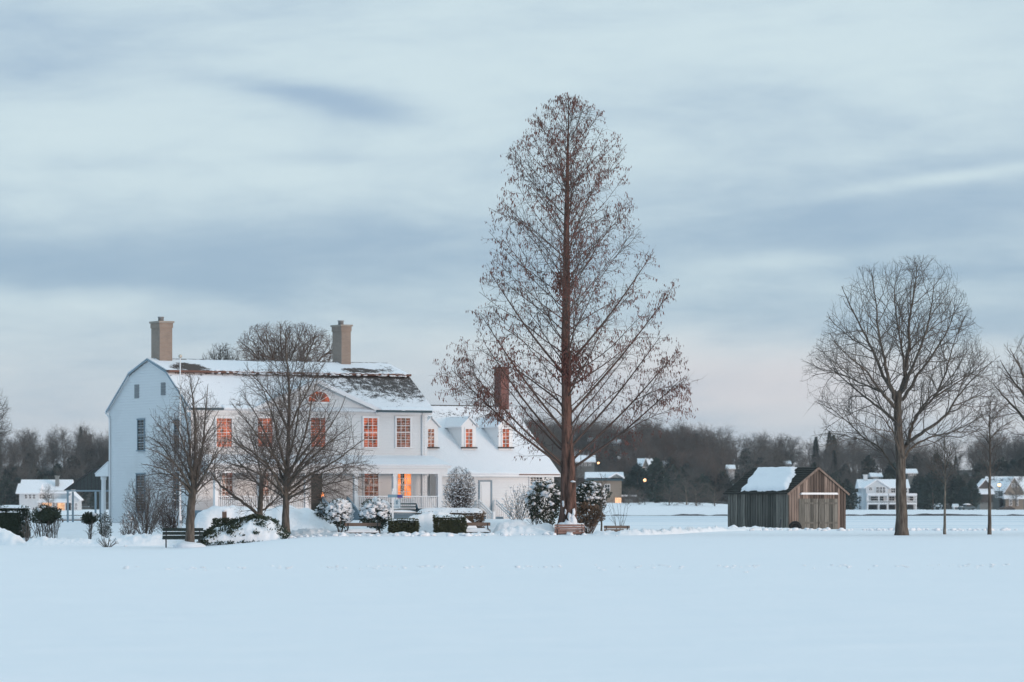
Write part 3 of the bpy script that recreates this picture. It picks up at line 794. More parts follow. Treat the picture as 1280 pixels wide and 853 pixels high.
# the lower right wing ----------------------------------------------------
wa = L + .04; we = UX(696); wv0 = 0.35; 
wze = ZL(590.5, UX(640), wv0); hd_ = 5.3
wzr = ZL(509, UX(580, wv0 + hd_), wv0 + hd_)
wv = MB(); wv.prism([(wa, wv0, -.55), (wa, wv0, wze), (wa, wv0 + hd_, wzr - .08), (wa, wv0 + 2*hd_, wze), (wa, wv0 + 2*hd_, -.55)], (we - wa, 0, 0))
def fw(z0, z1): yield (Vector((wa, wv0 - .002, z0)), Vector((we, wv0 - .002, z0)), Vector((wa, wv0 - .002, z1)), Vector((we, wv0 - .002, z1)), Vector((0, -1, 0)))
laps(wv, fw, .12, wze)
wv.build('wing_wall', M['clap'], house)
fd = MB(); fd.box(wa, we + .02, wv0 - .05, wv0 + .4, -.6, .11); fd.build('foundation', M['foundation'], house)
M['roof_wing'] = roof_mat('wing_roof_snow', -.10, (.10, .095, .09), [(L + 5.0, wzr - .5, 6.0, .55, .16), (L + 1.5, wzr - .6, 1.6, .6, .12), (L + 5.0, wzr - 1.4, 2.5, .5, .08), (L + 4, wzr + .12, 9, .12, .4)], 2.0)
wr = MB(); slab(wr, wa - .02, we + .22, (wv0, wze), (wv0 + hd_, wzr), .13, .36, 0); slab(wr, wa - .02, we + .22, (wv0 + 2*hd_, wze), (wv0 + hd_, wzr), .13, .36, 0)
wr.build('wing_roof', M['roof_wing'], house)
snow_lip(wa + 2.6, we + .2, wv0 - .30, wze - .30 * (wzr - wze) / hd_ + .10, 'eave_snow', 1.0, 5)
wt = MB(); wt.box(wa, we + .2, wv0 - .34, wv0 - .24, wze - .26, wze - .14); wt.box(wa, we, wv0 - .07, wv0 - .022, wze - .25, wze - .02)
wt.prism([(we + .225, wv0 - .34, wze - .27), (we + .225, wv0 + hd_, wzr - .06), (we + .225, wv0 + hd_, wzr + .10), (we + .225, wv0 - .34, wze - .08)], (.03, 0, 0))
wt.build('wing_eave', M['trim'], house)
wg = MB(); wg.box(UX(645, wv0), we + .2, wv0 - .40, wv0 - .341, wze - .16, wze - .11); wg.build('wing_gutter', M['copper'], house)
# dormers
for pc in (538.5, 586, 632):
    vf = wv0 + 1.55
    uc = UX(pc, vf); zsill = ZL(559, uc, vf); zcor = ZL(533, uc, vf); zap = ZL(523, uc, vf); hw = .47
    k = (wzr - wze) / hd_
    vr = wv0 + (zap - wze) / k + .15; vcn = wv0 + (zcor - wze) / k + .15
    dm = MB()
    dm.add([(uc-hw, vf, zsill-.25), (uc+hw, vf, zsill-.25), (uc+hw, vf, zcor), (uc, vf, zap), (uc-hw, vf, zcor),
            (uc-hw, vcn, zcor), (uc+hw, vcn, zcor), (uc, vr, zap), (uc-hw, vf+.3, zsill-.25), (uc+hw, vf+.3, zsill-.25)],
           [(0,1,2,3,4), (0,4,5,8), (1,9,6,2), (4,3,7,5), (3,2,6,7)])
    do = dm.build('dormer', M['white'], house)
    for s_ in (-1, 1):
        rr = MB(); rr.prism([(uc, vf - .14, zap + .02), (uc + s_*(hw + .14), vf - .14, zcor - .08), (uc + s_*(hw + .14), vf - .14, zcor - .01), (uc, vf - .14, zap + .11)], (0, vr - vf + .25, 0))
        rr.build('dormer_roof', M['roof_wing'], do)
    ws = .20 if pc < 540 else .215
    wn = MB(); wn.M = Matrix.Translation((uc, vf, zsill))
    w, h = ws * 2, ZL(536.5, uc, vf) - zsill
    wn.box(-w/2 - .07, -w/2, -.04, -.004, 0, h); wn.box(w/2, w/2 + .07, -.04, -.004, 0, h); wn.box(-w/2 - .07, w/2 + .07, -.05, -.004, h, h + .08)
    wn.box(-.012, .012, -.033, -.018, 0, h)
    for j in range(1, 5): wn.box(-w/2, w/2, -.033, -.018, h*j/5 - .011, h*j/5 + .011)
    wo = wn.build('dormer_window', M['trim'], do)
    pn = MB(); pn.M = wn.M; pn.box(-w/2, w/2, -.019, -.006, 0, h); pn.build('pane', M['glass_painted_glow' if pc > 600 else 'glass_room' if pc < 540 else 'glass_painted_glow'], do)
    si = MB(); si.M = wn.M; si.box(-hw - .06, hw + .06, -.09, -.005, -.08, -.002); si.build('dormer_sill', M['slate'], do)
# wing chimney
uc = UX(627, wv0 + hd_); zt_ = ZL(459.5, uc, wv0 + hd_); ch = MB()
ch.box(uc - .27, uc + .27, wv0 + hd_ - .4, wv0 + hd_ + .4, wzr - .8, zt_ - .06)
co = ch.build('wing_chimney', M['brick_red'], house)
cp = MB(); cp.box(uc - .32, uc + .32, wv0 + hd_ - .45, wv0 + hd_ + .45, zt_ - .06, zt_ + .02); cp.build('chimney_cap', M['brick_red'], co)
# wing door, steps with rail, small window
u0, u1 = UX(597.5, wv0), UX(614.5, wv0); z0, z1 = ZL(645, u0, wv0), ZL(600.5, u0, wv0)
wd = MB(); wd.box(u0 + .1, u1 - .1, wv0 - .05, wv0 - .022, z0, z1 - .08); wd.box(u0 + .2, u1 - .2, wv0 - .07, wv0 - .05, z0 + .2, z1 - .25)
do = wd.build('storm_door', M['white'], house)
dc = MB(); dc.box(u0, u0 + .1, wv0 - .08, wv0 - .02, z0, z1); dc.box(u1 - .1, u1, wv0 - .08, wv0 - .02, z0, z1); dc.box(u0 + .1, u1 - .1, wv0 - .08, wv0 - .02, z1 - .08, z1)
dc.build('door_casing', M['grey_blue'], house)
st = MB(); zl_ = z0 - .05
for i in range(4): st.box(u0 - .1, u1 + .25, wv0 - 1.0 - .3 * i, wv0 - .03 if i == 0 else wv0 - .7 - .3 * i, -.7, zl_ - i * .22)
so = st.build('wing_steps', M['grey_blue'], house)
for x in (u0 - .05, u1 + .2):
    ra = MB(); ra.bar((x, wv0 - .2, zl_ + .95), (x, wv0 - 1.9, zl_ + .12), .09, .07); ra.bar((x, wv0 - .2, zl_ + .75), (x, wv0 - 1.9, zl_ - .06), .05, .06)
    for i in range(9): y = lerp(wv0 - .2, wv0 - 1.9, i / 8); zz = lerp(zl_ + .95, zl_ + .12, i / 8); ra.box(x - .02, x + .02, y - .02, y + .02, zz - .95, zz - .03)
    ra.box(x - .07, x + .07, wv0 - 2.0, wv0 - 1.86, -.7, zl_ + .3); ra.build('hand_rail', M['trim'], so)
u0, u1 = UX(662, wv0), UX(677, wv0); z0, z1 = ZL(616, u0, wv0), ZL(597, u0, wv0)
window(Matrix.Translation(((u0+u1)/2, wv0 - .018, z0)), u1 - u0, z1 - z0, 4, 4, 'glass_dark', cw=.06)
u0, u1 = UX(682, wv0), UX(693, wv0)

# ------------------------------------------------------------------ bare broad-leaved trees
def PGv(px, Y, dz=0): v = PG(px, Y); v.z += dz; return v
TW = dict(min=1)
cfgA = [dict(n=4.4, t0=.08, ang=42, len=2.0, tap=.5, r=.022, r1=.007, seg=7, wan=.09, trop=.03),
        dict(n=4.7, t0=.10, ang=42, len=.95, tap=.4, r=.009, r1=.0045, seg=5, wan=.11, trop=.01),
        dict(n=5.0, t0=.12, ang=40, len=.5, tap=.3, r=.0055, r1=.0035, seg=3, wan=.12, trop=.0)]
# tree with the green bench at its foot
Y = 189.8; base = PGv(237, Y)
envA = outline_env([(462, 225, 240), (480, 203, 262), (510, 186, 280), (545, 176, 285), (580, 170, 288), (610, 172, 288), (640, 205, 268)], Y, .9)
def T(*a): return a
treeA, _ = make_tree('bare_tree', 'bare dark tree of many upright stems growing right in front of the green bench', 'tree', base, [
    ([(237, 684, 0), (238, 645, 0), (240, 622, 0), (243, 600, 0)], .225, .17, 1),
    ([(243, 602, 0), (244, 570, .1), (244, 530, 0), (241, 500, .2), (238, 470, .1)], 0.122, 0.015, 2),
    ([(241, 610, 0), (238, 580, -.4), (236, 545, -.6), (230, 510, -.8), (222, 484, -.9)], 0.094, 0.011, 2),
    ([(244, 605, 0), (251, 575, .5), (255, 540, .7), (258, 505, .9), (260, 480, 1)], 0.094, 0.011, 2),
    ([(240, 618, 0), (229, 595, .6), (215, 575, 1.1), (200, 555, 1.3), (184, 545, 1.4)], 0.072, 0.009, 2),
    ([(240, 620, 0), (228, 604, -.6), (210, 590, -1.3), (192, 583, -1.6), (176, 580, -1.8)], 0.065, 0.009, 2),
    ([(244, 615, 0), (257, 592, -.6), (268, 570, -1.2), (277, 548, -1.5)], 0.072, 0.009, 2),
    ([(244, 618, 0), (258, 604, .5), (272, 597, .9), (285, 592, 1.0)], 0.050, 0.009, 2),
    ([(242, 600, 0), (232, 565, -1.0), (222, 535, -1.5), (206, 515, -1.7)], 0.072, 0.009, 2),
    ([(243, 600, 0), (252, 560, 1.2), (265, 530, 1.8), (274, 512, 2.0)], 0.065, 0.009, 2),
    ([(239, 622, 0), (226, 614, .3), (210, 609, .8), (190, 606, 1.0)], 0.043, 0.007, 2),
    ([(242, 606, 0), (228, 578, .4), (212, 552, .7), (198, 530, .9)], .070, .010, 2),
    ([(240, 616, 0), (222, 598, 1.0), (200, 592, 1.6), (178, 596, 2.0)], .055, .009, 2),
    ([(240, 612, 0), (220, 582, -1.2), (198, 566, -2.0), (180, 560, -2.3)], .065, .009, 2),
    ([(244, 612, 0), (262, 582, 1.0), (276, 562, 1.6), (284, 552, 1.8)], .055, .009, 2),
  ], cfgA, envA, 11, M['bark'], M['twig'])
m_ = MB(); m_.blob((0, -.05, -.02), .75, .5, .34, 16, 8, .12, 4, low=-.1); m_.build('snow_patch', M['snow'], treeA)
# large tree before the house front
Y = 203.0; base = PGv(357, Y)
envB = outline_env([(404, 335, 375), (425, 318, 400), (455, 300, 420), (490, 282, 435), (530, 270, 450), (565, 266, 470), (590, 272, 480), (610, 285, 478), (632, 310, 420)], Y, .85)
cfgB = [dict(n=2.9, t0=.08, ang=44, len=2.8, tap=.5, r=.024, r1=.007, seg=8, wan=.085, trop=.015),
        dict(n=3.9, t0=.10, ang=44, len=1.2, tap=.4, r=.0085, r1=.004, seg=5, wan=.10, trop=.0),
        dict(n=4.8, t0=.12, ang=40, len=.55, tap=.3, r=.0055, r1=.0035, seg=3, wan=.12, trop=.0)]
make_tree('bare_tree', 'large bare spreading tree with a short thick trunk in front of the glowing upstairs windows', 'tree', base, [
    ([(357, 664, 0), (357, 640, 0), (357, 618, 0), (358, 590, 0), (360, 560, 0), (361, 520, .1), (361, 480, .2), (358, 445, .3), (357, 412, .2)], .215, .02, 1),
    ([(356, 622, 0), (346, 600, -.6), (333, 580, -1.2), (312, 563, -1.8), (290, 552, -2.2), (274, 545, -2.4)], 0.086, 0.010, 2),
    ([(356, 605, 0), (345, 575, .5), (333, 545, .9), (318, 515, 1.2), (300, 492, 1.4)], 0.079, 0.010, 2),
    ([(359, 590, 0), (350, 560, -.7), (342, 525, -1.2), (330, 490, -1.5), (316, 462, -1.7)], 0.079, 0.010, 2),
    ([(359, 600, 0), (372, 570, .7), (384, 535, 1.1), (390, 500, 1.3), (398, 468, 1.4)], 0.086, 0.010, 2),
    ([(360, 575, 0), (368, 545, -.7), (374, 510, -1.1), (376, 475, -1.4), (384, 440, -1.5)], 0.072, 0.010, 2),
    ([(359, 612, 0), (375, 588, -.9), (396, 567, -1.5), (418, 548, -1.9), (440, 532, -2.2)], 0.086, 0.010, 2),
    ([(358, 622, 0), (378, 606, .8), (402, 592, 1.3), (430, 582, 1.6), (462, 576, 1.8)], 0.072, 0.010, 2),
    ([(358, 626, 0), (380, 613, -.5), (408, 606, -1.0), (440, 599, -1.3), (474, 592, -1.5)], 0.065, 0.009, 2),
    ([(358, 618, 0), (370, 592, 1.4), (388, 572, 2.2), (410, 556, 2.7)], 0.065, 0.009, 2),
    ([(356, 624, 0), (340, 612, .8), (318, 602, 1.3), (296, 598, 1.6)], 0.050, 0.009, 2),
    ([(361, 520, 0), (352, 490, .5), (346, 460, .7), (340, 430, .8)], 0.043, 0.009, 2),
    ([(361, 500, 0), (368, 470, .4), (372, 445, .5), (376, 420, .6)], 0.040, 0.009, 2),
    ([(358, 630, 0), (385, 622, .6), (410, 616, .9), (430, 618, 1.0)], 0.036, 0.007, 2),
    ([(358, 610, 0), (340, 590, .9), (318, 572, 1.5), (298, 556, 1.9), (284, 535, 2.1)], .075, .010, 2),
    ([(359, 596, 0), (342, 570, -1.2), (322, 545, -1.9), (304, 520, -2.3), (290, 505, -2.5)], .075, .010, 2),
    ([(359, 604, 0), (380, 575, 1.2), (404, 545, 1.9), (424, 515, 2.3), (432, 495, 2.4)], .080, .010, 2),
    ([(360, 590, 0), (384, 560, -1.3), (406, 530, -2.0), (420, 500, -2.4)], .075, .010, 2),
    ([(358, 616, 0), (384, 596, -.2), (416, 578, -.4), (446, 556, -.5), (462, 545, -.6)], .080, .010, 2),
    ([(357, 620, 0), (336, 600, .2), (308, 585, .4), (284, 578, .5), (268, 570, .6)], .070, .010, 2),
    ([(361, 540, 0), (376, 505, .8), (392, 475, 1.2), (408, 452, 1.4)], .060, .010, 2),
    ([(361, 540, 0), (344, 505, -.8), (324, 478, -1.2), (306, 462, -1.4)], .060, .010, 2),
  ], cfgB, envB, 12, M['bark'], M['twig'])
# low forked tree between them
Y = 207.0; base = PGv(325, Y)
envC = outline_env([(515, 300, 350), (540, 275, 372), (570, 262, 388), (600, 258, 398), (625, 272, 392), (646, 300, 360)], Y, .9)
make_tree('bare_tree', 'low forked tree rising from the snowy mound, one thick bare limb leaning far left', 'tree', base, [
    ([(325, 652, 0), (325, 640, 0), (326, 618, 0), (327, 595, 0)], .165, .12, 1),
    ([(324, 645, 0), (308, 632, -.5), (290, 618, -.9), (276, 607, -1.2), (262, 588, -1.4)], 0.094, 0.038, 2),
    ([(326, 640, 0), (340, 628, .6), (355, 615, 1.0), (372, 604, 1.3)], 0.065, 0.015, 2),
    ([(327, 596, 0), (322, 575, .3), (316, 555, .5), (308, 535, .6)], 0.065, 0.010, 2),
    ([(327, 600, 0), (337, 575, -.4), (345, 552, -.7), (350, 530, -.9)], 0.065, 0.010, 2),
    ([(326, 610, 0), (312, 592, .7), (296, 575, 1.1), (282, 560, 1.4)], 0.058, 0.010, 2),
    ([(270, 600, -1.3), (268, 580, -1.3), (274, 560, -1.1)], 0.036, 0.009, 2),
  ], cfgA, envC, 13, M['bark'], M['twig'])
# the broad oak at the right
Y = 206.0; base = PGv(1127, Y)
envO = outline_env([(318, 1115, 1176), (333, 1068, 1192), (358, 1038, 1208), (390, 1032, 1220), (420, 1020, 1240), (450, 1003, 1254), (485, 1000, 1260), (515, 1002, 1258), (545, 1012, 1236), (575, 1040, 1205), (600, 1090, 1150)], Y, .9)
cfgO = [dict(n=2.3, t0=.12, ang=42, len=3.3, tap=.5, r=.034, r1=.009, seg=9, wan=.12, trop=.04),
        dict(n=2.9, t0=.12, ang=42, len=1.4, tap=.4, r=.013, r1=.0055, seg=6, wan=.13, trop=.04),
        dict(n=4.4, t0=.12, ang=42, len=.65, tap=.3, r=.007, r1=.004, seg=4, wan=.14, trop=.02)]
make_tree('oak_tree', 'broad bare oak with a stout grey trunk standing alone right of the weathered shed', 'tree', base, [
    ([(1127, 668, 0), (1127, 640, 0), (1126, 605, 0), (1126, 580, 0), (1124, 550, 0), (1122, 515, 0), (1123, 490, 0)], .325, .19, 1),
    ([(1123, 495, 0), (1131, 470, .3), (1136, 435, .5), (1137, 400, .5), (1143, 365, .6), (1147, 330, .6)], 0.148, 0.015, 2),
    ([(1122, 505, 0), (1112, 480, -.4), (1106, 450, -.8), (1098, 415, -1.0), (1095, 380, -1.1), (1090, 345, -1.2)], 0.126, 0.015, 2),
    ([(1120, 495, 0), (1104, 470, .8), (1092, 440, 1.3), (1076, 408, 1.6), (1062, 380, 1.8), (1052, 358, 1.9)], 0.111, 0.013, 2),
    ([(1119, 510, 0), (1102, 490, -1.0), (1084, 466, -1.6), (1064, 448, -2.0), (1040, 425, -2.3)], 0.096, 0.012, 2),
    ([(1121, 528, 0), (1100, 510, .6), (1078, 494, 1.0), (1050, 470, 1.4), (1020, 448, 1.6)], 0.089, 0.012, 2),
    ([(1128, 488, 0), (1142, 455, -.8), (1156, 420, -1.3), (1164, 385, -1.6), (1168, 350, -1.8)], 0.104, 0.012, 2),
    ([(1128, 500, 0), (1148, 468, .8), (1168, 440, 1.3), (1186, 410, 1.7), (1196, 375, 1.9)], 0.104, 0.012, 2),
    ([(1131, 470, .2), (1128, 440, -.4), (1122, 405, -.6), (1118, 370, -.7), (1122, 340, -.7)], 0.074, 0.011, 2),
    ([(1127, 575, 0), (1137, 545, .2), (1145, 520, .5), (1168, 496, .9), (1182, 465, 1.2), (1192, 430, 1.3), (1206, 395, 1.5)], 0.118, 0.013, 2),
    ([(1134, 555, 0), (1156, 538, -.7), (1182, 520, -1.2), (1196, 498, -1.6), (1215, 475, -1.9), (1240, 452, -2.1)], 0.111, 0.012, 2),
    ([(1128, 580, 0), (1138, 562, .6), (1160, 548, 1.2), (1190, 540, 1.6), (1222, 524, 1.9), (1246, 508, 2.0)], 0.081, 0.011, 2),
    ([(1125, 572, 0), (1118, 545, -.5), (1106, 525, -.9), (1092, 508, -1.2)], 0.074, 0.011, 2),
    ([(1145, 520, .4), (1160, 500, -.4), (1188, 480, -.9), (1214, 465, -1.2)], 0.067, 0.010, 2),
    ([(1122, 592, 0), (1112, 578, .8), (1100, 560, 1.4), (1080, 548, 1.9), (1062, 530, 2.2), (1040, 512, 2.4), (1018, 502, 2.5)], 0.063, 0.012, 2),
    ([(1066, 535, 2.2), (1055, 515, 2.5), (1046, 498, 2.6)], 0.030, 0.009, 2),
    ([(1085, 551, 1.8), (1060, 546, 2.0), (1038, 542, 2.2), (1014, 545, 2.3)], 0.030, 0.009, 2),
    ([(1136, 440, .5), (1160, 415, .9), (1184, 398, 1.2), (1204, 388, 1.3)], .050, .010, 2),
    ([(1168, 496, .9), (1194, 480, 1.4), (1220, 462, 1.8), (1238, 440, 2.0)], .060, .010, 2),
    ([(1190, 508, -1.4), (1216, 498, -1.2), (1236, 488, -1.0), (1254, 478, -.9)], .050, .010, 2),
    ([(1190, 540, 1.6), (1218, 540, 1.8), (1240, 534, 1.9)], .045, .010, 2),
    ([(1102, 490, -1.0), (1074, 478, -.6), (1044, 466, -.4), (1014, 470, -.2)], .060, .010, 2),
    ([(1092, 440, 1.3), (1066, 424, 1.2), (1042, 404, 1.1), (1034, 390, 1.0)], .050, .010, 2),
  ], cfgO, envO, 14, M['bark'], M['twig_grey'])
# trees cut by the picture's edges, slender tree, sapling, the tree behind the roof
Y = 216.0; base = PGv(1308, Y)
envR = outline_env([(410, 1278, 1360), (430, 1256, 1390), (470, 1238, 1410), (510, 1224, 1420), (545, 1232, 1420), (600, 1280, 1350)], Y, .9)
make_tree('bare_tree', 'bare dark tree reaching in past the right edge of the photo', 'tree', base, [
    ([(1308, 668, 0), (1308, 620, 0), (1306, 580, 0), (1305, 540, 0), (1306, 480, 0), (1310, 425, 0)], .33, .03, 1),
    ([(1305, 560, 0), (1285, 530, .6), (1266, 508, 1.0), (1250, 490, 1.3), (1240, 478, 1.4)], .12, .014, 2),
    ([(1305, 520, 0), (1290, 490, -.6), (1275, 460, -1.0), (1262, 435, -1.2)], .12, .014, 2),
    ([(1306, 540, 0), (1284, 500, 1.0), (1262, 470, 1.6), (1250, 450, 1.8)], .10, .014, 2),
    ([(1306, 540, 0), (1330, 505, .6), (1350, 470, 1.0)], .12, .02, 2),
  ], cfgO, envR, 15, M['bark'], M['twig'])
Y = 208.0; base = PGv(1237, Y)
envS = outline_env([(492, 1232, 1246), (510, 1215, 1268), (535, 1200, 1275), (555, 1215, 1262), (600, 1230, 1245)], Y, .9)
make_tree('young_tree', 'slender young tree with a thin dark stem and small flat crown near the right edge', 'tree', base, [
    ([(1237, 670, 0), (1237, 620, 0), (1237.5, 570, 0), (1237, 530, 0), (1238, 500, 0)], .10, .02, 1),
    ([(1237, 555, 0), (1224, 540, .4), (1206, 530, .7)], .035, .008, 2), ([(1237, 550, 0), (1252, 534, -.4), (1270, 524, -.6)], .035, .008, 2),
    ([(1237, 535, 0), (1226, 520, -.5), (1216, 510, -.8)], .03, .008, 2), ([(1238, 530, 0), (1250, 515, .5), (1262, 505, .8)], .03, .008, 2),
  ], cfgA, envS, 16, M['bark'], M['twig'])
Y = 210.0; base = PGv(1181, Y)
envT = outline_env([(540, 1175, 1187), (560, 1160, 1198), (590, 1152, 1204), (612, 1165, 1195)], Y, .9)
make_tree('young_tree', 'small pale sapling with hazy fine twigs between the oak and the slender young tree', 'tree', base, [
    ([(1181, 669, 0), (1181, 630, 0), (1181.5, 600, 0), (1181, 570, 0), (1181, 545, 0)], .075, .012, 1),
    ([(1181, 606, 0), (1172, 590, .3), (1162, 575, .5)], .022, .006, 2), ([(1181, 604, 0), (1190, 586, -.3), (1198, 572, -.4)], .022, .006, 2),
    ([(1181, 595, 0), (1174, 575, -.3), (1168, 558, -.4)], .02, .006, 2), ([(1181, 592, 0), (1188, 572, .3), (1192, 556, .4)], .02, .006, 2),
  ], cfgA, envT, 17, M['bark_pale'], M['twig_grey'])
Y = 262.0; base = PGv(356, Y)
envH = outline_env([(400, 335, 375), (407, 312, 398), (420, 298, 426), (440, 290, 440), (470, 286, 440), (500, 290, 430), (560, 320, 390)], Y, .9)
cfgH = [dict(n=2.2, t0=.15, ang=38, len=2.4, tap=.5, r=.045, r1=.012, seg=7, wan=.10, trop=.05),
        dict(n=5.0, t0=.12, ang=40, len=1.1, tap=.4, r=.016, r1=.006, seg=5, wan=.12, trop=.03),
        dict(n=7.0, t0=.15, ang=40, len=.5, tap=.3, r=.010, r1=.006, seg=3, wan=.14, trop=.02)]
make_tree('bare_tree', 'dense reddish bare crown standing behind the house roof between the two tan chimneys', 'tree', base, [
    ([(356, 645, 0), (356, 600, 0), (356, 560, 0), (356, 520, 0), (356, 480, 0), (352, 440, .3), (350, 408, .4)], .34, .02, 1),
    ([(356, 520, 0), (345, 480, .8), (330, 448, 1.2), (316, 425, 1.5)], .16, .016, 2),
    ([(356, 510, 0), (370, 475, -.8), (384, 445, -1.2), (395, 420, -1.4)], .16, .016, 2),
    ([(356, 530, 0), (335, 500, -1.0), (312, 470, -1.6), (296, 445, -1.9)], .14, .016, 2),
    ([(356, 530, 0), (380, 500, 1.0), (402, 470, 1.6), (416, 440, 1.9)], .14, .016, 2),
    ([(356, 490, 0), (362, 455, .8), (370, 430, 1.2), (376, 410, 1.4)], .10, .014, 2),
    ([(356, 490, 0), (344, 455, -.8), (336, 430, -1.2), (330, 412, -1.4)], .10, .014, 2),
    ([(356, 520, 0), (336, 470, .3), (316, 440, .4), (300, 428, .4)], .10, .012, 2),
    ([(356, 520, 0), (382, 470, -.3), (408, 442, -.4), (432, 430, -.4)], .10, .012, 2),
    ([(356, 500, 0), (340, 450, -.4), (322, 418, -.5)], .09, .012, 2),
    ([(356, 500, 0), (376, 450, .4), (398, 414, .5)], .09, .012, 2),
  ], cfgH, envH, 18, M['bark'], M['twig_brown'])
Y = 265.0; base = PGv(276, Y)
envK = outline_env([(428, 265, 288), (440, 252, 302), (460, 246, 308), (500, 250, 304), (560, 265, 290)], Y, .9)
make_tree('bare_tree', 'small bluish bare crown peeping over the roof ridge right of the left tan chimney', 'tree', base, [
    ([(276, 660, 0), (276, 600, 0), (276, 540, 0), (276, 480, 0), (275, 432, 0)], .25, .02, 1),
    ([(276, 510, 0), (266, 475, .6), (258, 448, .9)], .10, .014, 2), ([(276, 510, 0), (286, 475, -.6), (296, 448, -.9)], .10, .014, 2), ([(276, 500, 0), (270, 465, -.8), (268, 440, -1.0)], .08, .014, 2), ([(276, 500, 0), (282, 465, .8), (284, 438, 1.0)], .08, .014, 2),
  ], cfgH, envK, 19, M['bark'], M['twig_grey'])
Y = 235.0; base = PGv(-26, Y)
envL = outline_env([(470, -40, -10), (490, -60, 8), (515, -75, 17), (545, -80, 16), (580, -60, 4)], Y, .9)
make_tree('bare_tree', 'bare twigs of a tree just past the left edge of the photo', 'tree', base, [
    ([(-26, 662, 0), (-26, 600, 0), (-27, 550, 0), (-28, 480, 0)], .22, .02, 1),
    ([(-26, 570, 0), (-15, 545, .5), (0, 525, .8), (10, 512, .9)], .07, .012, 2), ([(-26, 550, 0), (-14, 522, -.5), (0, 502, -.8)], .07, .012, 2), ([(-26, 560, 0), (-10, 546, -.3), (10, 540, -.5)], .06, .012, 2), ([(-26, 550, 0), (-45, 520, .3), (-60, 500, .5)], .07, .012, 2),
  ], cfgA, envL, 20, M['bark'], M['twig'])
# ------------------------------------------------------------------ the weathered shed
Ys = 250.0
SC = P(986, 661, Ys); SC.z = g(SC.x, SC.y) - .02
BE = R(36.0)
shed = thing('wooden_shed', 'weathered grey board shed with a steep dark roof carrying one slab of snow', 'shed', SC, BE)
su = Vector((math.cos(BE), math.sin(BE), 0)); sv = Vector((-math.sin(BE), math.cos(BE), 0))
def SU(px, v=0.0):
    t = (px - 640) / F; o = SC + sv * v; return (t * o.y - o.x) / (su.x - t * su.y)
def SV(px, u=0.0):
    t = (px - 640) / F; o = SC + su * u; return (t * o.y - o.x) / (sv.x - t * sv.y)
def SZ(py, u=0, v=0): return H - (py - HZ) * (SC + su * u + sv * v).y / F - SC.z
W_, D_ = SU(1057), SV(910)
ez, rz_ = SZ(615.5), SZ(585, W_ / 2)
rng = random.Random(8)
def plank_wall(mb, n, a, b2, zt, out, zb=-.3):
    """vertical boards from a to b2; zt(t) gives the top"""
    e = [0] + [(i + rng.uniform(-.18, .18)) / n for i in range(1, n)] + [1]
    for i in range(n):
        t0, t1 = e[i] + .004, e[i+1] - .004
        p0, p1 = a.lerp(b2, t0), a.lerp(b2, t1); o0 = out * rng.uniform(.0, .022); th = out * .025
        q = [Vector((p0.x, p0.y, zb)), Vector((p1.x, p1.y, zb)), Vector((p1.x, p1.y, zt(t1)))]
        if t0 < .5 < t1 and zt(.5) > zt(0) + .1: pm = a.lerp(b2, .5); q.append(Vector((pm.x, pm.y, zt(.5))))
        q.append(Vector((p0.x, p0.y, zt(t0))))
        mb.prism([v + o0 for v in q], th)
gz = lambda t: lerp(ez, rz_, 1 - abs(t - .5) * 2)
core = MB(); core.prism([(.05, .05, -.3), (W_-.05, .05, -.3), (W_-.05, .05, ez-.05), (W_/2, .05, rz_-.08), (.05, .05, ez-.05)], (0, D_ - .1, 0)); core.build('inner_frame', M['moss_roof'], shed)
fw_ = MB(); plank_wall(fw_, 21, Vector((0, 0, 0)), Vector((W_, 0, 0)), gz, Vector((0, -1, 0))); fw_.build('front_wall', M['boards_warm_lit'], shed)
sw = MB(); plank_wall(sw, 24, Vector((0, D_, 0)), Vector((0, 0, 0)), lambda t: ez, Vector((-1, 0, 0))); sw.build('side_wall', M['boards'], shed)
sw = MB(); plank_wall(sw, 24, Vector((W_, 0, 0)), Vector((W_, D_, 0)), lambda t: ez, Vector((1, 0, 0)))
plank_wall(sw, 21, Vector((W_, D_, 0)), Vector((0, D_, 0)), gz, Vector((0, 1, 0))); sw.build('rear_wall', M['boards'], shed)
rf = MB()
k = (rz_ - ez) / (W_ / 2)
for s_ in (-1, 1):
    n = 14
    for i in range(n):                          # courses of shingles, each a little proud of the one above
        t0, t1 = i / n, (i + 1) / n
        x0, x1 = W_/2 + s_ * (W_/2 + .22) * (1 - t0), W_/2 + s_ * (W_/2 + .22) * (1 - t1)
        z0, z1 = rz_ - (W_/2 + .22) * (1 - t0) * k, rz_ - (W_/2 + .22) * (1 - t1) * k
        sag = 0
        rf.prism([(x0, -.10, z0 + .02), (x1, -.10, z1 + .015), (x1, -.10, z1 + .06), (x0, -.10, z0 + .10)], (0, D_ + .32, 0))
rf.build('roof', M['moss_roof'], shed)
sn = MB()                                      # one sheet of snow on the left slope
def on_roof(v, s):                             # s: 0 eave .. 1 ridge on the left slope
    x = lerp(-.22, W_/2, s); return Vector((x, v, rz_ - (W_/2 - x) * k + .105))
n1, n2 = 46, 24; vs = []; top = []
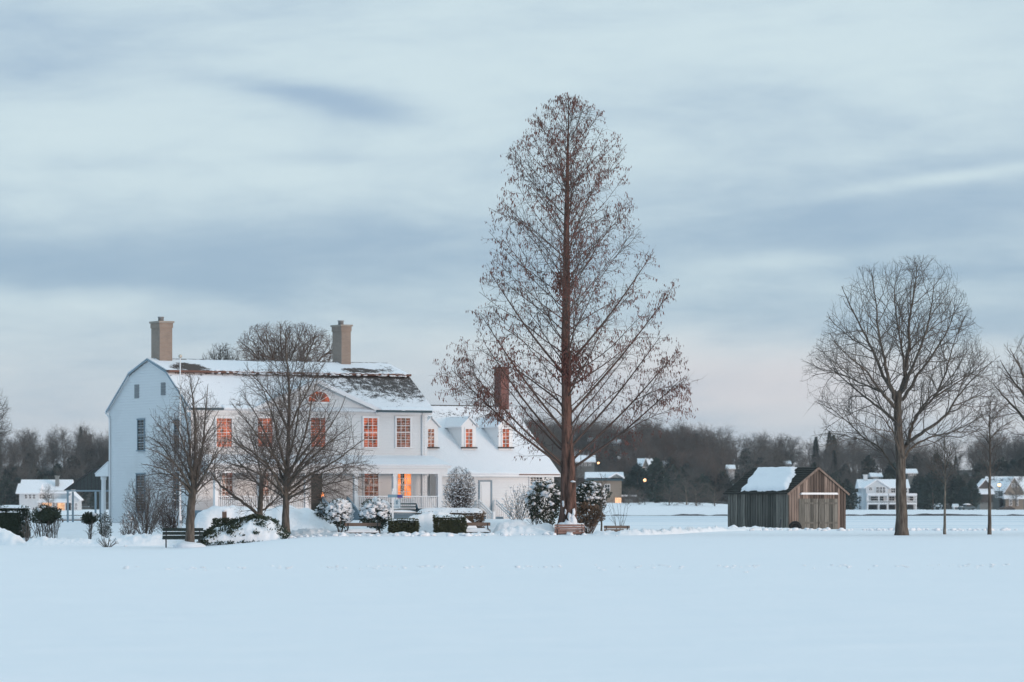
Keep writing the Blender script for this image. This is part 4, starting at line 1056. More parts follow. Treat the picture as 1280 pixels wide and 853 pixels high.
for i in range(n1 + 1):
    for j in range(n2 + 1):
        a, b2 = i / n1, j / n2
        va = lerp(D_ * .05, D_ * .30, b2) + .35 * noise.noise(Vector((b2 * 4, 0, 2))) + .16 * noise.noise(Vector((b2 * 17, 4, 2)))
        vb = D_ * lerp(.78, .95, b2) + .25 * noise.noise(Vector((b2 * 5, 7, 2))) + .14 * noise.noise(Vector((b2 * 16, 9, 2)))
        pass
        s = lerp(.07 + .05 * noise.noise(Vector((a * 5, 1, 1))) + .04 * noise.noise(Vector((a * 19, 6, 1))) + .09 * sm((a - .1) / -.35 + .35), .96 + .02 * noise.noise(Vector((a * 9, 3, 1))), b2)
        edge = min(a, 1 - a, b2 * .8, (1 - b2)) 
        p = on_roof(lerp(va, vb, a), s); top.append(p + Vector((-.5, 0, .85)) * (.17 * min(1, edge * 12) ** .5 + .02 * noise.noise(p * 1.5)))
sn.add(top, [(i*(n2+1)+j, (i+1)*(n2+1)+j, (i+1)*(n2+1)+j+1, i*(n2+1)+j+1) for i in range(n1) for j in range(n2)], True)
sn.build('roof_snow', M['snow_roof'], shed)
vb_ = MB()
for s_ in (-1, 1): vb_.bar((W_/2 + s_*(W_/2+.2), -.13, ez - .2*k - .02), (W_/2 + s_*.0, -.13, rz_ - .02), .04, .13)
vb_.build('rake_board', M['boards_warm_lit'], shed)
dr = MB(); d0, d1 = SU(997.5), SU(1046)
zdt = SZ(623.5, W_/2)
dw = []
for (a, b2) in ((d0, (d0 + d1)/2 - .02), ((d0 + d1)/2 + .02, d1)):
    dm = MB(); plank_wall(dm, 7, Vector((a, -.062, 0)), Vector((b2, -.062, 0)), lambda t: zdt, Vector((0, -1, 0)), -.2)
    dd = dm.build('sliding_door', M['boards'], shed)
    br = MB(); br.box(a + .05, b2 - .05, -.128, -.112, .35, .47); br.build('door_batten', M['boards'], dd); br = MB(); br.box(a + .05, b2 - .05, -.128, -.112, zdt - .35, zdt - .23); br.build('door_batten', M['boards'], dd)
tk = MB(); tk.box(SU(999), SU(1045), -.22, -.06, SZ(618.5, W_/2), SZ(617, W_/2)); tk.box(SU(1000), SU(1044.5), -.2, -.065, SZ(617, W_/2) + .002, SZ(616, W_/2)); tk.build('door_track', M['trim'], shed)
# half-buried dark tyre, leaning plank
c = P(994, 661, Ys - 3.2); c.z = g(c.x, c.y)
ty = thing('tyre', 'dark round tyre half buried in snow at the shed corner', 'tyre', c, .25)
tm = MB(); n, r0, r1 = 22, .30, .13; vs = []; fs = []
for i in range(n):
    a = 2 * math.pi * i / n
    for j in range(10):
        b2 = 2 * math.pi * j / 10; rr = r0 + r1 * math.cos(b2) * (1.0); vs.append((rr * math.cos(a), .11 * math.sin(b2), rr * math.sin(a) + .10))
for i in range(n):
    for j in range(10): fs.append((i*10+j, ((i+1)%n)*10+j, ((i+1)%n)*10+(j+1)%10, i*10+(j+1)%10))
tm.add(vs, fs, True); tm.build('rubber_ring', M['tyre'], ty)
hb = MB(); hb.tube([Vector((0, -.05, .10)), Vector((0, .05, .10))], [.17, .17], 14); hb.build('hub', M['black'], ty)
c = P(974.5, 660, Ys - .9 + 0); c.z = g(c.x, c.y)
mb = MB(); mb.bar((0, 0, -.1), (.10, .12, .62), .11, .04); o = mb.build('loose_plank', M['slate']); o.location = c
tag(o, 'short dark plank leaning on the left wall of the weathered shed', 'plank')

# ------------------------------------------------------------------ benches
def bench(px, py, Y, w, label, mw, rz, lean=.28, seat_snow=False, arms=True, bury=0.0, boards=3):
    b = P(px, py, Y); b.z = g(b.x, Y) - bury
    root = thing('park_bench', label, 'bench', b, rz, 'park benches along the garden edge')
    hw = w / 2
    for i in range(boards):
        m_ = MB(); z = .50 + i * (.36 / (boards - 1 if boards > 1 else 1)) * 1.0; y = .24 + lean * (z - .45)
        m_.obox((0, y, z), (hw, 0, 0), (0, .018, 0), (0, lean * .07, min(.085, .36 / max(1, boards - 1) * .42))); m_.build('back_slat', mw, root)
    for i in range(3):
        m_ = MB(); y = -.20 + i * .16; m_.obox((0, y, .43 + .02 * (1 - i)), (hw, 0, 0), (0, .07, -.006), (0, .001, .018)); m_.build('seat_slat', mw, root)
    for x in (-hw * .82, hw * .82):
        f = MB()
        f.bar((x, .24, .40), (x, .24 + lean * .48, .92), .05, .05); f.bar((x, -.27, .405), (x, .27, .385), .05, .05)
        f.bar((x, -.22, .40), (x, -.26, -.05), .05, .05); f.bar((x, .20, .40), (x, .36, -.05), .05, .05)
        if arms: f.bar((x, -.27, .63), (x, .30, .66), .06, .04); f.bar((x, -.25, .40), (x, -.25, .63), .045, .045)
        f.build('bench_frame', M['black'], root)
    if seat_snow:
        s_ = MB(); n = 16; vs = []; fs = []
        for i in range(n + 1):
            x = lerp(-hw * .97, hw * .97, i / n); e = min(1, min(i, n - i) / 1.5)
            for (y, z) in ((-.30, .455), (-.28, .455 + .10 * e), (-.02, .455 + .20 * e), (.23, .455 + .18 * e), (.25, .455)): vs.append((x, y, z + .015 * noise.noise(Vector((x * 3, y * 3, px)))))
        for i in range(n):
            for k_ in range(4): fs.append((i*5+k_, (i+1)*5+k_, (i+1)*5+k_+1, i*5+k_+1))
        fs += [(0,1,2,3,4), tuple(n*5+k_ for k_ in (4,3,2,1,0))]
        s_.add(vs, fs, True); s_.build('seat_snow', M['snow_rough'], root)
    return root
bench(228.5, 681, 191.5, 1.95, 'dark green slatted bench with the multi-stemmed tree trunk standing before its middle', M['green_wood'], .06, .25, False, False)
bench(453, 667.5, 206, 1.85, 'weathered brown bench with snow on its seat left of the box hedges', M['brown_wood'], -.02, .22, True, True, .30, 2)
bench(594, 663.5, 207, 1.6, 'weathered brown bench half hidden behind the right-hand box hedge', M['brown_wood'], .05, .22, True, True, .30, 2)
bench(712, 668, 205, 1.55, 'reddish slatted bench sunk in snow at the foot of the redwood', M['red_wood'], .0, .55, False, True, .36, 4)
bench(772, 665, 207, 1.35, 'brown bench with only its back above the snow, right of the redwood', M['brown_wood'], .08, .35, False, False, .46, 3)
# low teal bench standing before the porch rail
b = P(502, 641, 217.2); b.z = HC.z + .12
pb = thing('porch_bench', 'teal slatted glider bench in front of the white porch rail', 'bench', b, AL)
for i in range(3):
    m_ = MB(); m_.box(-1.0, 1.0, .18 + i * .02, .22 + i * .02, .55 + i * .17, .63 + i * .17); m_.build('back_slat', M['teal'], pb)
m_ = MB(); m_.box(-1.0, 1.0, -.3, .17, .40, .45); m_.build('seat', M['teal'], pb)
m_ = MB(); m_.blob((0, -.05, .47), .95, .24, .10, 14, 6, .2, 5); m_.build('seat_snow', M['snow_rough'], pb)
for x in (-1.04, 1.04):
    m_ = MB(); m_.box(x - .03, x + .03, -.32, .25, .62, .68); m_.prism([(x - .03, -.1, .0), (x - .03, .22, .0), (x - .03, .26, .95), (x - .03, .05, .66), (x - .03, -.3, .62)], (.06, 0, 0)); m_.build('bench_end', M['teal'], pb)

# ------------------------------------------------------------------ flagpole, sign, bollard
Y = 205; b = PG(225, Y); fpz = thing('flagpole', 'tall thin white flagpole with a ball on top before the gable wall', 'flagpole', b)
t0 = P(225.3, 447, Y) - b
m_ = MB(); m_.tube([Vector((0, 0, -.1)), Vector((0, 0, 1.4)), Vector((0, 0, 1.45)), Vector((t0.x, 0, t0.z))], [.095, .085, .055, .03], 10); m_.build('pole', M['trim'], fpz)
m_ = MB(); m_.blob((t0.x, 0, t0.z + .06), .10, .10, .10, 12, 9, 0); m_.build('ball', M['brass'], fpz)
m_ = MB(); m_.box(-.02, .09, -.12, -.07, 1.05, 1.2); m_.build('cleat', M['louver'], fpz)
Y = 210; b = PG(491, Y); sg = thing('hanging_sign', 'white post with a slim blue arm board and a pale blue panel hanging under it', 'sign', b)
s = F / Y; zt_ = P(491, 612, Y).z - b.z
m_ = MB(); m_.box(-.05, .05, -.05, .05, -.1, zt_ - .1); m_.lathe([(.05, zt_ - .1), (.03, zt_ - .06), (.06, zt_), (.0, zt_ + .06)], 10); m_.build('post', M['trim'], sg)
za_ = P(491, 622, Y).z - b.z
m_ = MB(); m_.box(-.26, .52, -.085, -.052, za_, za_ + .15); m_.build('arm_board', M['sign_blue'], sg)
m_ = MB(); m_.box(.24, .5, -.095, -.086, za_ - .02, za_ + .13); m_.box(.40, .47, -.1, -.0955, za_ + .03, za_ + .1); m_.build('violet_plate', M['sign_violet'], sg)
zp = P(491, 636, Y).z - b.z
m_ = MB(); m_.box(.07, .40, -.05, -.02, zp, za_ - .1); pn = m_.build('hanging_panel', simple('pale_blue_panel', (.52, .62, .68), .55, .06, 5), sg)
m_ = MB(); m_.lathe([(.0, 0), (.05, .03), (.03, .12), (.07, .16), (.0, .24)], 8, (.235, -.055, zp + .22)); m_.box(.13, .34, -.058, -.051, zp + .10, zp + .125); m_.box(.15, .32, -.058, -.051, zp + .05, zp + .07); m_.build('emblem', M['sign_blue'], pn)
m_ = MB(); m_.box(.12, .14, -.045, -.025, za_ - .1, za_ - .001); m_.box(.33, .35, -.045, -.025, za_ - .1, za_ - .001); m_.build('hanger', M['black'], sg)
b = PG(280.5, 204); bo = thing('wooden_post', 'short brown wooden post standing in the dark hedge by the forked tree', 'post', b)
m_ = MB(); m_.box(-.11, .11, -.11, .11, -.1, P(0, 640, 204).z - b.z); m_.build('post', M['brown_wood'], bo)
m_ = MB(); m_.blob((0, 0, P(0, 640, 204).z - b.z + .03), .14, .14, .07, 10, 6, .1, 3); m_.build('snow_cap', M['snow_rough'], bo)

# ------------------------------------------------------------------ hedges and shrubs
def leafy(mb, c, rx, ry, rz, n, rng, boxy=False, l=(.05, .11), shell=.35, zmin=-.02):
    for _ in range(n):
        for _t in range(20):
            if boxy:
                d = Vector((rng.uniform(-1, 1), rng.uniform(-1, 1), rng.uniform(-1, 1)))
                m_ = max(abs(d.x), abs(d.y), abs(d.z))
            else:
                d = Vector((rng.gauss(0, 1), rng.gauss(0, 1), rng.gauss(0, 1))).normalized() * rng.random() ** .33; m_ = d.length
            if m_ > 1 - shell: break
        k = 1 + (.12 if boxy else .34) * noise.noise(Vector((d.x * rx, d.y * ry, d.z * rz)) * 2.4 + c)
        p = c + Vector((d.x * rx * k, d.y * ry * k, d.z * rz * k))
        if p.z < zmin: continue
        out = (d.normalized() + Vector((rng.gauss(0, .5), rng.gauss(0, .5), rng.gauss(0, .5)))).normalized()
        ll = rng.uniform(*l); mb.leaf(p, out, ll * .7, ll)
def snow_top(mb, c, rx, ry, rz, n, rng, sz=(.08, .2), cover=.2):
    """separate cushions of snow lying on the upper side of a rounded shrub"""
    for i in range(n):
        d = Vector((rng.gauss(0, 1), rng.gauss(0, 1), rng.gauss(0, 1))).normalized()
        if d.z < cover - rng.random() * .5: continue
        s_ = sz[0] + (sz[1] - sz[0]) * rng.random() ** 2.2; p = c + Vector((d.x * rx, d.y * ry, d.z * rz)) * rng.uniform(.92, 1.05)
        mb.blob(p, s_ * rng.uniform(.8, 1.5), s_, s_ * rng.uniform(.5, .9), 7, 5, .42, i)
def hedge(px0, px1, py_top, py_bot, Y, dep, label, n=2600, mat_='leaf_olive', snow=.07, group=None, boxy=True, cat='hedge', name='box_hedge', lump=0):
    b = PG((px0 + px1) / 2, Y); w = (px1 - px0) / 2 * Y / F; zt = P(0, py_top, Y).z - b.z
    root = thing(name, label, cat, b, 0, group); rng = random.Random(int(px0 * 7 + py_top))
    f = MB(); leafy(f, Vector((0, 0, zt / 2)), w, dep / 2, zt / 2, int(n * 1.8), rng, boxy, (.05, .11), .30)
    kx = MB(); kx.blob((0, 0, zt / 2 - .05), w * .86, dep * .40, zt * .44, 14, 10, .12, px0, 2.0)
    if boxy: kx = MB(); kx.box(-w * .70, w * .70, -dep * .34, dep * .34, -.1, zt * .82)
    f.build('foliage', M[mat_], root); kx.build('stems', M[mat_], root)
    if snow:
        s_ = MB(); nx_, ny_ = max(8, int(w * 12)), 6; vs = []
        for i in range(nx_ + 1):
            for j in range(ny_ + 1):
                a, b3 = i / nx_ * 2 - 1, j / ny_ * 2 - 1; e = min(1 - abs(a), 1 - abs(b3))
                h = snow * min(1, (e * 4)) ** .5 + snow * .35 * noise.noise(Vector((a * w * 1.2, b3 * 2, px0)))
                vs.append((a * w * 1.02, b3 * dep * .5, zt - .03 + (h if e > 0 else -.03 + .05 * noise.noise(Vector((a * w * 3.5, b3 * 3, px0))))))
        s_.add(vs, [(i*(ny_+1)+j, (i+1)*(ny_+1)+j, (i+1)*(ny_+1)+j+1, i*(ny_+1)+j+1) for i in range(nx_) for j in range(ny_)], True)
        s_.build('snow_cap', M['snow_rough'], root)
    return root
hedge(486.5, 522.5, 649.5, 667.5, 206, 1.1, 'square dark box hedge below the hanging sign, left of a longer one', 2600, snow=.05)
hedge(543, 582, 645.5, 666, 206.5, 1.2, 'square dark box hedge with a snow cap, nearest the round frosted bush', 3000, snow=.09)
hedge(522, 604, 640, 657, 211.5, 1.7, 'long low hedge buried under a thick smooth snow cap before the porch', 3000, 'leaf_brown', .22)
hedge(0 - 40, 36, 634, 667, 214, 1.6, 'tall dark clipped hedge with a thin snow top at the left edge', 5200, 'leaf_dark', .13)
hedge(266, 312, 649, 668, 203, 1.0, 'low dark hedge behind the green bench beside the snow-covered mound', 2400, 'leaf_dark', .0)

def snow_shrub(px, py_top, py_bot, Y, hwpx, label, mat_='leaf_dark', n=1800, ns=70, dep=.8, seed=1, sz=(.07, .17), cover=.15, twigs=0, group=None, name='snowy_shrub', cap=False):
    b = PG(px, Y); rng = random.Random(seed)
    zt = P(0, py_top, Y).z - b.z; zb = max(0, P(0, py_bot, Y).z - b.z); w = hwpx * Y / F
    root = thing(name, label, 'shrub', b, 0, group)
    c = Vector((0, 0, (zt + zb) / 2)); rz = (zt - zb) / 2
    f = MB(); leafy(f, c, w, w * dep, rz, n, rng, False, (.06, .14), .7, .0); f.build('foliage', M[mat_], root)
    st = MB(); out = []
    for i in range(9 + twigs):
        an = i * 2.4; d = Vector((math.cos(an) * .6 * w / max(rz, .3) * .7, math.sin(an) * .5, 1)).normalized()
        p = grow(Vector((math.cos(an) * .08, math.sin(an) * .08, -.05)), d, (zt) * rng.uniform(.6, .95), 6, .08, .03, rng)
        rr = [lerp(.025, .008, j / (len(p) - 1)) for j in range(len(p))]; out.append((p, rr))
        sub(out, p, rr, 0, [dict(n=3.0, t0=.25, ang=42, len=w * .6, tap=.3, r=.012, r1=.006, seg=4, wan=.12, trop=.02)], rng, None)
    chains_mesh(st, out, Vector((0, 0, 0))); st.build('stems', M['twig'], root)
    if ns:
        s_ = MB()
        if cap: s_.blob(c + Vector((0, 0, rz * .42)), w * .80, w * dep * .75, rz * .62, 18, 12, .30, seed, 2.4, low=-rz * .12)
        snow_top(s_, c, w * .93, w * dep * .93, rz * .95, ns, rng, sz, cover); tag(s_.build('snow_clumps', M['snow_rough'], root), kind='stuff')
    return root
snow_shrub(425, 625, 659, 211, 16, 'evergreen shrub smothered in snow left of the porch steps', n=1700, ns=620, seed=2, sz=(.03, .15), cover=-.25, cap=True)
snow_shrub(470, 625, 662, 210.5, 19, 'dark evergreen shrub under a heavy snow crown right of the porch steps', n=2600, ns=520, seed=3, sz=(.03, .17), cover=.05, cap=True)
snow_shrub(403, 628, 650, 213, 9, 'small wispy bluish shrub beside the snow-smothered evergreen', 'leaf_dark', n=300, ns=40, seed=4, sz=(.04, .08), twigs=8)
snow_shrub(682, 601, 655, 215, 24, 'dark rhododendron with big round snow pads left of the redwood trunk', n=4200, ns=170, seed=5, sz=(.04, .22), cover=.02)
snow_shrub(738, 602, 642, 216, 22, 'broad evergreen with snow-lined branches right of the redwood trunk', n=3600, ns=360, seed=6, sz=(.025, .12), cover=-.05)
snow_shrub(735, 630, 658, 215, 20, 'dense brown leafless undergrowth below the snow-lined evergreen', 'leaf_brown', n=2600, ns=12, seed=7, sz=(.05, .1), cover=.5, twigs=10)

def twig_bush(px, py_top, Y, hwpx, label, mat_='twig', seed=1, stems=16, frost=0, name='twiggy_bush', r=.018, dens=1.0, leaves=0, leafmat='leaf_brown', spread=1.0, dens2=4.2):
    b = PG(px, Y); rng = random.Random(seed); zt = P(0, py_top, Y).z - b.z; w = hwpx * Y / F
    root = thing(name, label, 'shrub', b)
    env = lambda p: (p.x / w) ** 2 + (p.y / (w * .9)) ** 2 + ((p.z - zt * .52) / (zt * .5)) ** 2 < 1.0 or p.z < zt * .4
    out = []
    for i in range(stems):
        an = i * 2.4 + rng.uniform(-.3, .3); k = math.sqrt((i + .5) / stems) * .75 * spread
        d = Vector((math.cos(an) * k * w / zt * 1.7, math.sin(an) * k * w / zt * 1.5, 1)).normalized()
        p = grow(Vector((math.cos(an) * .12 * k, math.sin(an) * .12 * k, -.05)), d, zt * 1.1, 8, .06, .02, rng, env)
        if len(p) < 3: continue
        rr = [lerp(r, .006, j / (len(p) - 1)) for j in range(len(p))]; out.append((p, rr))
        sub(out, p, rr, 0, [dict(n=4.0 * dens, t0=.15, ang=34, len=zt * .38, tap=.4, r=.011, r1=.005, seg=5, wan=.10, trop=.03), dict(n=dens2 * dens, t0=.15, ang=36, len=zt * .16, tap=.3, r=.007, r1=.004, seg=3, wan=.12, trop=.0)], rng, env)
    m_ = MB(); chains_mesh(m_, out, Vector((0, 0, 0))); m_.build('stems', M[mat_], root)
    if frost:
        f = MB()
        for pts, rr in out:
            for p in pts[1:]:
                if rng.random() < frost: s_ = rng.uniform(.018, .05); f.blob(p + Vector((0, 0, s_ * .4)), s_ * 1.5, s_, s_ * .6, 5, 4, .2, 1)
        tag(f.build('snow_flecks', M['snow_rough'], root), kind='stuff')
    if leaves:
        f = MB(); leafy(f, Vector((0, 0, zt * .52)), w * .95, w * .85, zt * .48, leaves, rng, False, (.04, .09), .8, .05); f.build('foliage', M[leafmat], root)
    return root
twig_bush(575, 583, 217, 22, 'dense round brown bush dusted with snow at the right end of the porch', 'twig_brown', 21, 30, .22, dens=1.15)
twig_bush(648, 604, 218, 22, 'fine grey frosted bush in front of the wing wall, right of the wing steps', 'twig_grey', 22, 15, .30, dens=.8)
twig_bush(668, 612, 217, 13, 'narrow pinkish frosted shrub next to the dark rhododendron', 'twig_brown', 23, 9, .32, dens=.8)
twig_bush(182, 592, 205, 32, 'big tangled bare shrub in front of the blue gable wall, left of the flagpole', 'twig', 24, 26, .0, dens=.85, leaves=140)
twig_bush(213, 612, 206, 22, 'brown-green shrub thicket at the foot of the flagpole', 'twig_brown', 25, 26, .02, dens=.9, leaves=900)
twig_bush(161, 640, 203, 13, 'small round wiry shrub at the left foot of the gable wall', 'twig', 26, 20, .02, dens=1.0, leaves=120)
twig_bush(134, 667, 193, 15, 'low dry clump of stalks poking through the foreground snow at the left', 'twig_grey', 27, 22, .0, dens=.8, spread=1.35)
twig_bush(774, 618, 209, 20, 'thin tall weeds behind the buried brown bench', 'twig_grey', 28, 7, .0, r=.012, dens=.35)
twig_bush(131, 641, 209, 10, 'dark shrub with a white snow clump beside the side porch column', 'twig', 30, 16, .05, dens=.8, leaves=700, leafmat='leaf_dark')
twig_bush(34, 642, 208, 9, 'tuft of bare stems right of the tall clipped hedge', 'twig', 31, 12, 0, dens=.6)
Y = 206; base = PG(752, Y)
make_tree('young_tree', 'thin bare sapling stem between the redwood and the buried brown bench', 'tree', base, [([(752, 668, 0), (752, 645, 0), (752.5, 620, 0), (752, 596, 0)], .055, .012, 1), ([(752, 640, 0), (746, 625, .2)], .02, .006, 2), ([(752, 630, 0), (759, 612, -.2)], .02, .006, 2)], cfgA, outline_env([(590, 744, 760), (640, 742, 762)], Y), 33, M['bark'], M['twig'])
# clipped bushes on bare stems
for (px, y0, y1, hw, Y, lab) in ((58, 633, 655, 20, 212, 'wide dark clipped bush on bare stems with a little snow on top'), (112, 641, 655, 10.5, 210, 'small dark round topiary bush on a short twiggy stem')):
    b = PG(px, Y); root = thing('topiary_bush', lab, 'shrub', b); rng = random.Random(px)
    zt, zb = P(0, y0, Y).z - b.z, P(0, y1, Y).z - b.z; w = hw * Y / F; c = Vector((0, 0, (zt + zb) / 2))
    f = MB(); leafy(f, c, w, w * .9, (zt - zb) / 2, 2600 if hw > 15 else 1200, rng, False, (.05, .11), .45); f.build('foliage', M['leaf_dark'], root)
    kx = MB(); kx.blob(c, w * .72, w * .65, (zt - zb) * .36, 14, 10, .2, px); kx.build('crown_core', M['leaf_dark'], root)
    s_ = MB(); snow_top(s_, c, w * .95, w * .8, (zt - zb) / 2, 26 if hw > 15 else 5, rng, (.06, .15), .72); tag(s_.build('snow_clumps', M['snow_rough'], root), kind='stuff')
    q = MB(); out = []
    for i in range(34 if hw > 15 else 9):
        x = rng.uniform(-.75, .75) * w if hw > 15 else rng.gauss(0, .10)
        pts = grow(Vector((x * .8, rng.gauss(0, .15), -.1)), Vector((x * .2, rng.gauss(0, .1), 1)), zb + .35, 5, .10, 0, rng); rr = [.016] * len(pts); out.append((pts, rr))
        sub(out, pts, rr, 0, [dict(n=5, t0=.2, ang=45, len=.35, tap=.2, r=.009, r1=.005, seg=3, wan=.15, trop=.02)], rng, None)
    chains_mesh(q, out, Vector((0, 0, 0))); q.build('stems', M['twig'], root)
# mound-shaped juniper under heavy snow
b = PG(309, 199.5); root = thing('snow_mound_shrub', 'sprawling juniper mound almost wholly covered in lumpy snow right of the green bench', 'shrub', b); rng = random.Random(77)
s = F / 199.5
def mound(px):                                # top row of the mound by picture column
    pr_ = [(252, 682), (258, 668), (268, 660), (285, 656), (300, 650), (318, 645.5), (335, 647), (348, 655), (358, 666), (364, 678)]
    for (a, ya), (c2, yb) in zip(pr_, pr_[1:]):
        if px <= c2: return lerp(ya, yb, (px - a) / (c2 - a))
    return 682
m_ = MB(); fo = MB(); nx_, ny_ = 72, 22; vs = []
for i in range(nx_ + 1):
    px = lerp(252, 364, i / nx_); zt = P(0, mound(px), 199.5).z - b.z
    for j in range(ny_ + 1):
        v = j / ny_ * 2 - 1; x = (px - 309) / s; y = v * 2.0
        h = zt * math.sqrt(max(0, 1 - v * v)) 
        q = Vector((x, y, h)); nz = noise.noise(q * 1.9) + .6 * noise.noise(q * 4.4)
        vs.append((x, y, h + .13 * nz * min(1, h * 3) - .06))
m_.add(vs, [(i*(ny_+1)+j, (i+1)*(ny_+1)+j, (i+1)*(ny_+1)+j+1, i*(ny_+1)+j+1) for i in range(nx_) for j in range(ny_)], True)
m_.build('snow_cover', M['snow_rough'], root)
for q in vs:
    q = Vector(q)
    px = 309 + q.x * s
    k_ = noise.noise(q * 1.9) + .6 * noise.noise(q * 4.4)
    hi = q.z / max(.1, P(0, mound(px), 199.5).z - b.z)
    wgt = -k_ * 1.3 + .02 + (.30 if hi > .80 else 0) + (.7 if px < 268 else 0)
    for _ in range(int(max(0, wgt) * 16)):
        ll = rng.uniform(.07, .16); fo.leaf(q + Vector((rng.gauss(0, .07), rng.gauss(0, .08) - .05, rng.gauss(0, .05) + .03)), Vector((rng.gauss(0, .6), -.5 + rng.gauss(0, .4), .7)).normalized(), ll * .6, ll)
fo.build('foliage', M['leaf_dark'], root)

# ------------------------------------------------------------------ banks and clods of snow
def bank(name, pts, dep, label=None, seed=0, lump=.12, hfn=None, rough=1.0):
    """a ridge of piled snow: pts (px, py_top, Y)"""
    m_ = MB(); vs = []; n = 0
    ny_ = 14; p0_, p1_ = pts[0][0], pts[-1][0]
    for (a, ya, Ya), (c2, yb, Yb) in zip(pts, pts[1:]):
        st = max(2, int(abs(c2 - a) / 1.6))
        for i in range(st):
            t_ = i / st; px = lerp(a, c2, t_); py = lerp(ya, yb, sm(t_)); Y = lerp(Ya, Yb, t_)
            x = (px - 640) * Y / F
            for j in range(ny_ + 1):
                v = j / ny_ * 2 - 1; y = Y + v * dep; z0 = g(x, y); zt = P(0, py, Y).z - g(x, Y)
                en = sm((px - p0_) / 12) * sm((p1_ - px) / 12) if p0_ > -20 else sm((p1_ - px) / 12)
                h = max(0, zt) * (1 - v * v) ** 1.3 * en
                q = Vector((x * rough, y * rough, seed)); nz = noise.noise(q * 1.6) + .7 * noise.noise(q * 3.7) + .4 * noise.noise(q * 8)
                vs.append((x, y, z0 - .03 + h * (1 + .25 * nz) + lump * nz * (1 - v * v) * min(1, h * 4 + .15) * en))
            n += 1
    m_.add(vs, [(i*(ny_+1)+j, (i+1)*(ny_+1)+j, (i+1)*(ny_+1)+j+1, i*(ny_+1)+j+1) for i in range(n-1) for j in range(ny_)], True)
    return tag(m_.build(name, M['snow_rough']), kind='structure')
bank('snow_bank', [(236, 645, 213), (262, 636, 213), (290, 634, 213.5), (330, 638, 213.5), (360, 635, 213.5), (385, 637, 213.5), (403, 645, 213.5), (418, 655, 213.5)], 2.6, seed=3, lump=.02, rough=.3)
bank('snow_bank', [(-60, 654, 205), (-10, 655, 204), (6, 659, 203), (20, 668, 202), (32, 676, 201)], 3.5, seed=5, lump=.03, rough=.3)
bank('snow_bank', [(500, 648, 208.6), (515, 644, 208.8), (530, 642, 209.2), (548, 643, 209.2), (575, 645.5, 209.5), (590, 652, 209.8), (604, 656, 210)], 1.2, seed=21, lump=.03, rough=.4)
bank('snow_ridge', [(26, 675, 200), (60, 672, 200), (110, 673.5, 200), (150, 671, 200), (180, 668, 200), (215, 664.5, 201), (240, 666, 201)], 2.2, seed=8, lump=.05)
bank('snow_ridge', [(355, 662, 205), (400, 661, 204.5), (428, 666.5, 203), (478, 667, 203), (486, 665.5, 203.5), (520, 667, 203.5), (545, 666, 203.5), (580, 667, 203.5), (612, 665.5, 204), (640, 659, 207), (690, 660, 207)], 1.6, seed=11, lump=.08)
bank('snow_ridge', [(735, 664.5, 205), (755, 665, 205), (772, 664, 205), (784, 661.5, 205.2), (797, 661.5, 206), (815, 662.5, 208), (850, 660, 216), (880, 658.5, 225), (910, 659.5, 232), (945, 658.5, 238), (985, 660.5, 242), (1010, 661.5, 243), (1040, 661.5, 244), (1090, 661.5, 244), (1110, 663, 240), (1150, 663.5, 236), (1200, 664.5, 234), (1290, 666.5, 230)], 1.7, seed=14, lump=.10)
bank('snow_bank', [(612, 655, 213), (640, 652.5, 213), (680, 654, 213), (700, 657, 213)], 1.4, seed=15, lump=.03, rough=.4)
# clods: loose lumps along the plough line and the old footprints across the field
rng = random.Random(41); cl = MB()
for i in range(520):
    k_ = rng.random()
    px = rng.uniform(20, 1270); Y = rng.gauss(203, 3)
    if 640 < px: Y = rng.gauss(lerp(206, 238, sm((px - 780) / 160)), 2.0)
    x = (px - 640) * Y / F; s_ = abs(rng.gauss(.05, .06)) + .03
    cl.blob((x, Y, g(x, Y) + s_ * .2), s_ * 1.3, s_, s_ * .8, 6, 4, .35, i)
for i in range(230):
    px = rng.uniform(130, 1290); py = 709 + (px - 640) * -.004 + rng.gauss(0, 1.4) + (6 if rng.random() < .06 else 0)
    if noise.noise(Vector((px * .02, 5, 0))) < -.12: continue
    Y = (H) * F / (py - HZ); x = (px - 640) * Y / F; s_ = rng.uniform(.012, .036)
    cl.blob((x, Y, g(x, Y) + .005), s_ * 2.2, s_ * 1.8, s_ * .5, 6, 4, .35, i)
tag(cl.build('snow_clods', M['snow_rough']), kind='stuff')
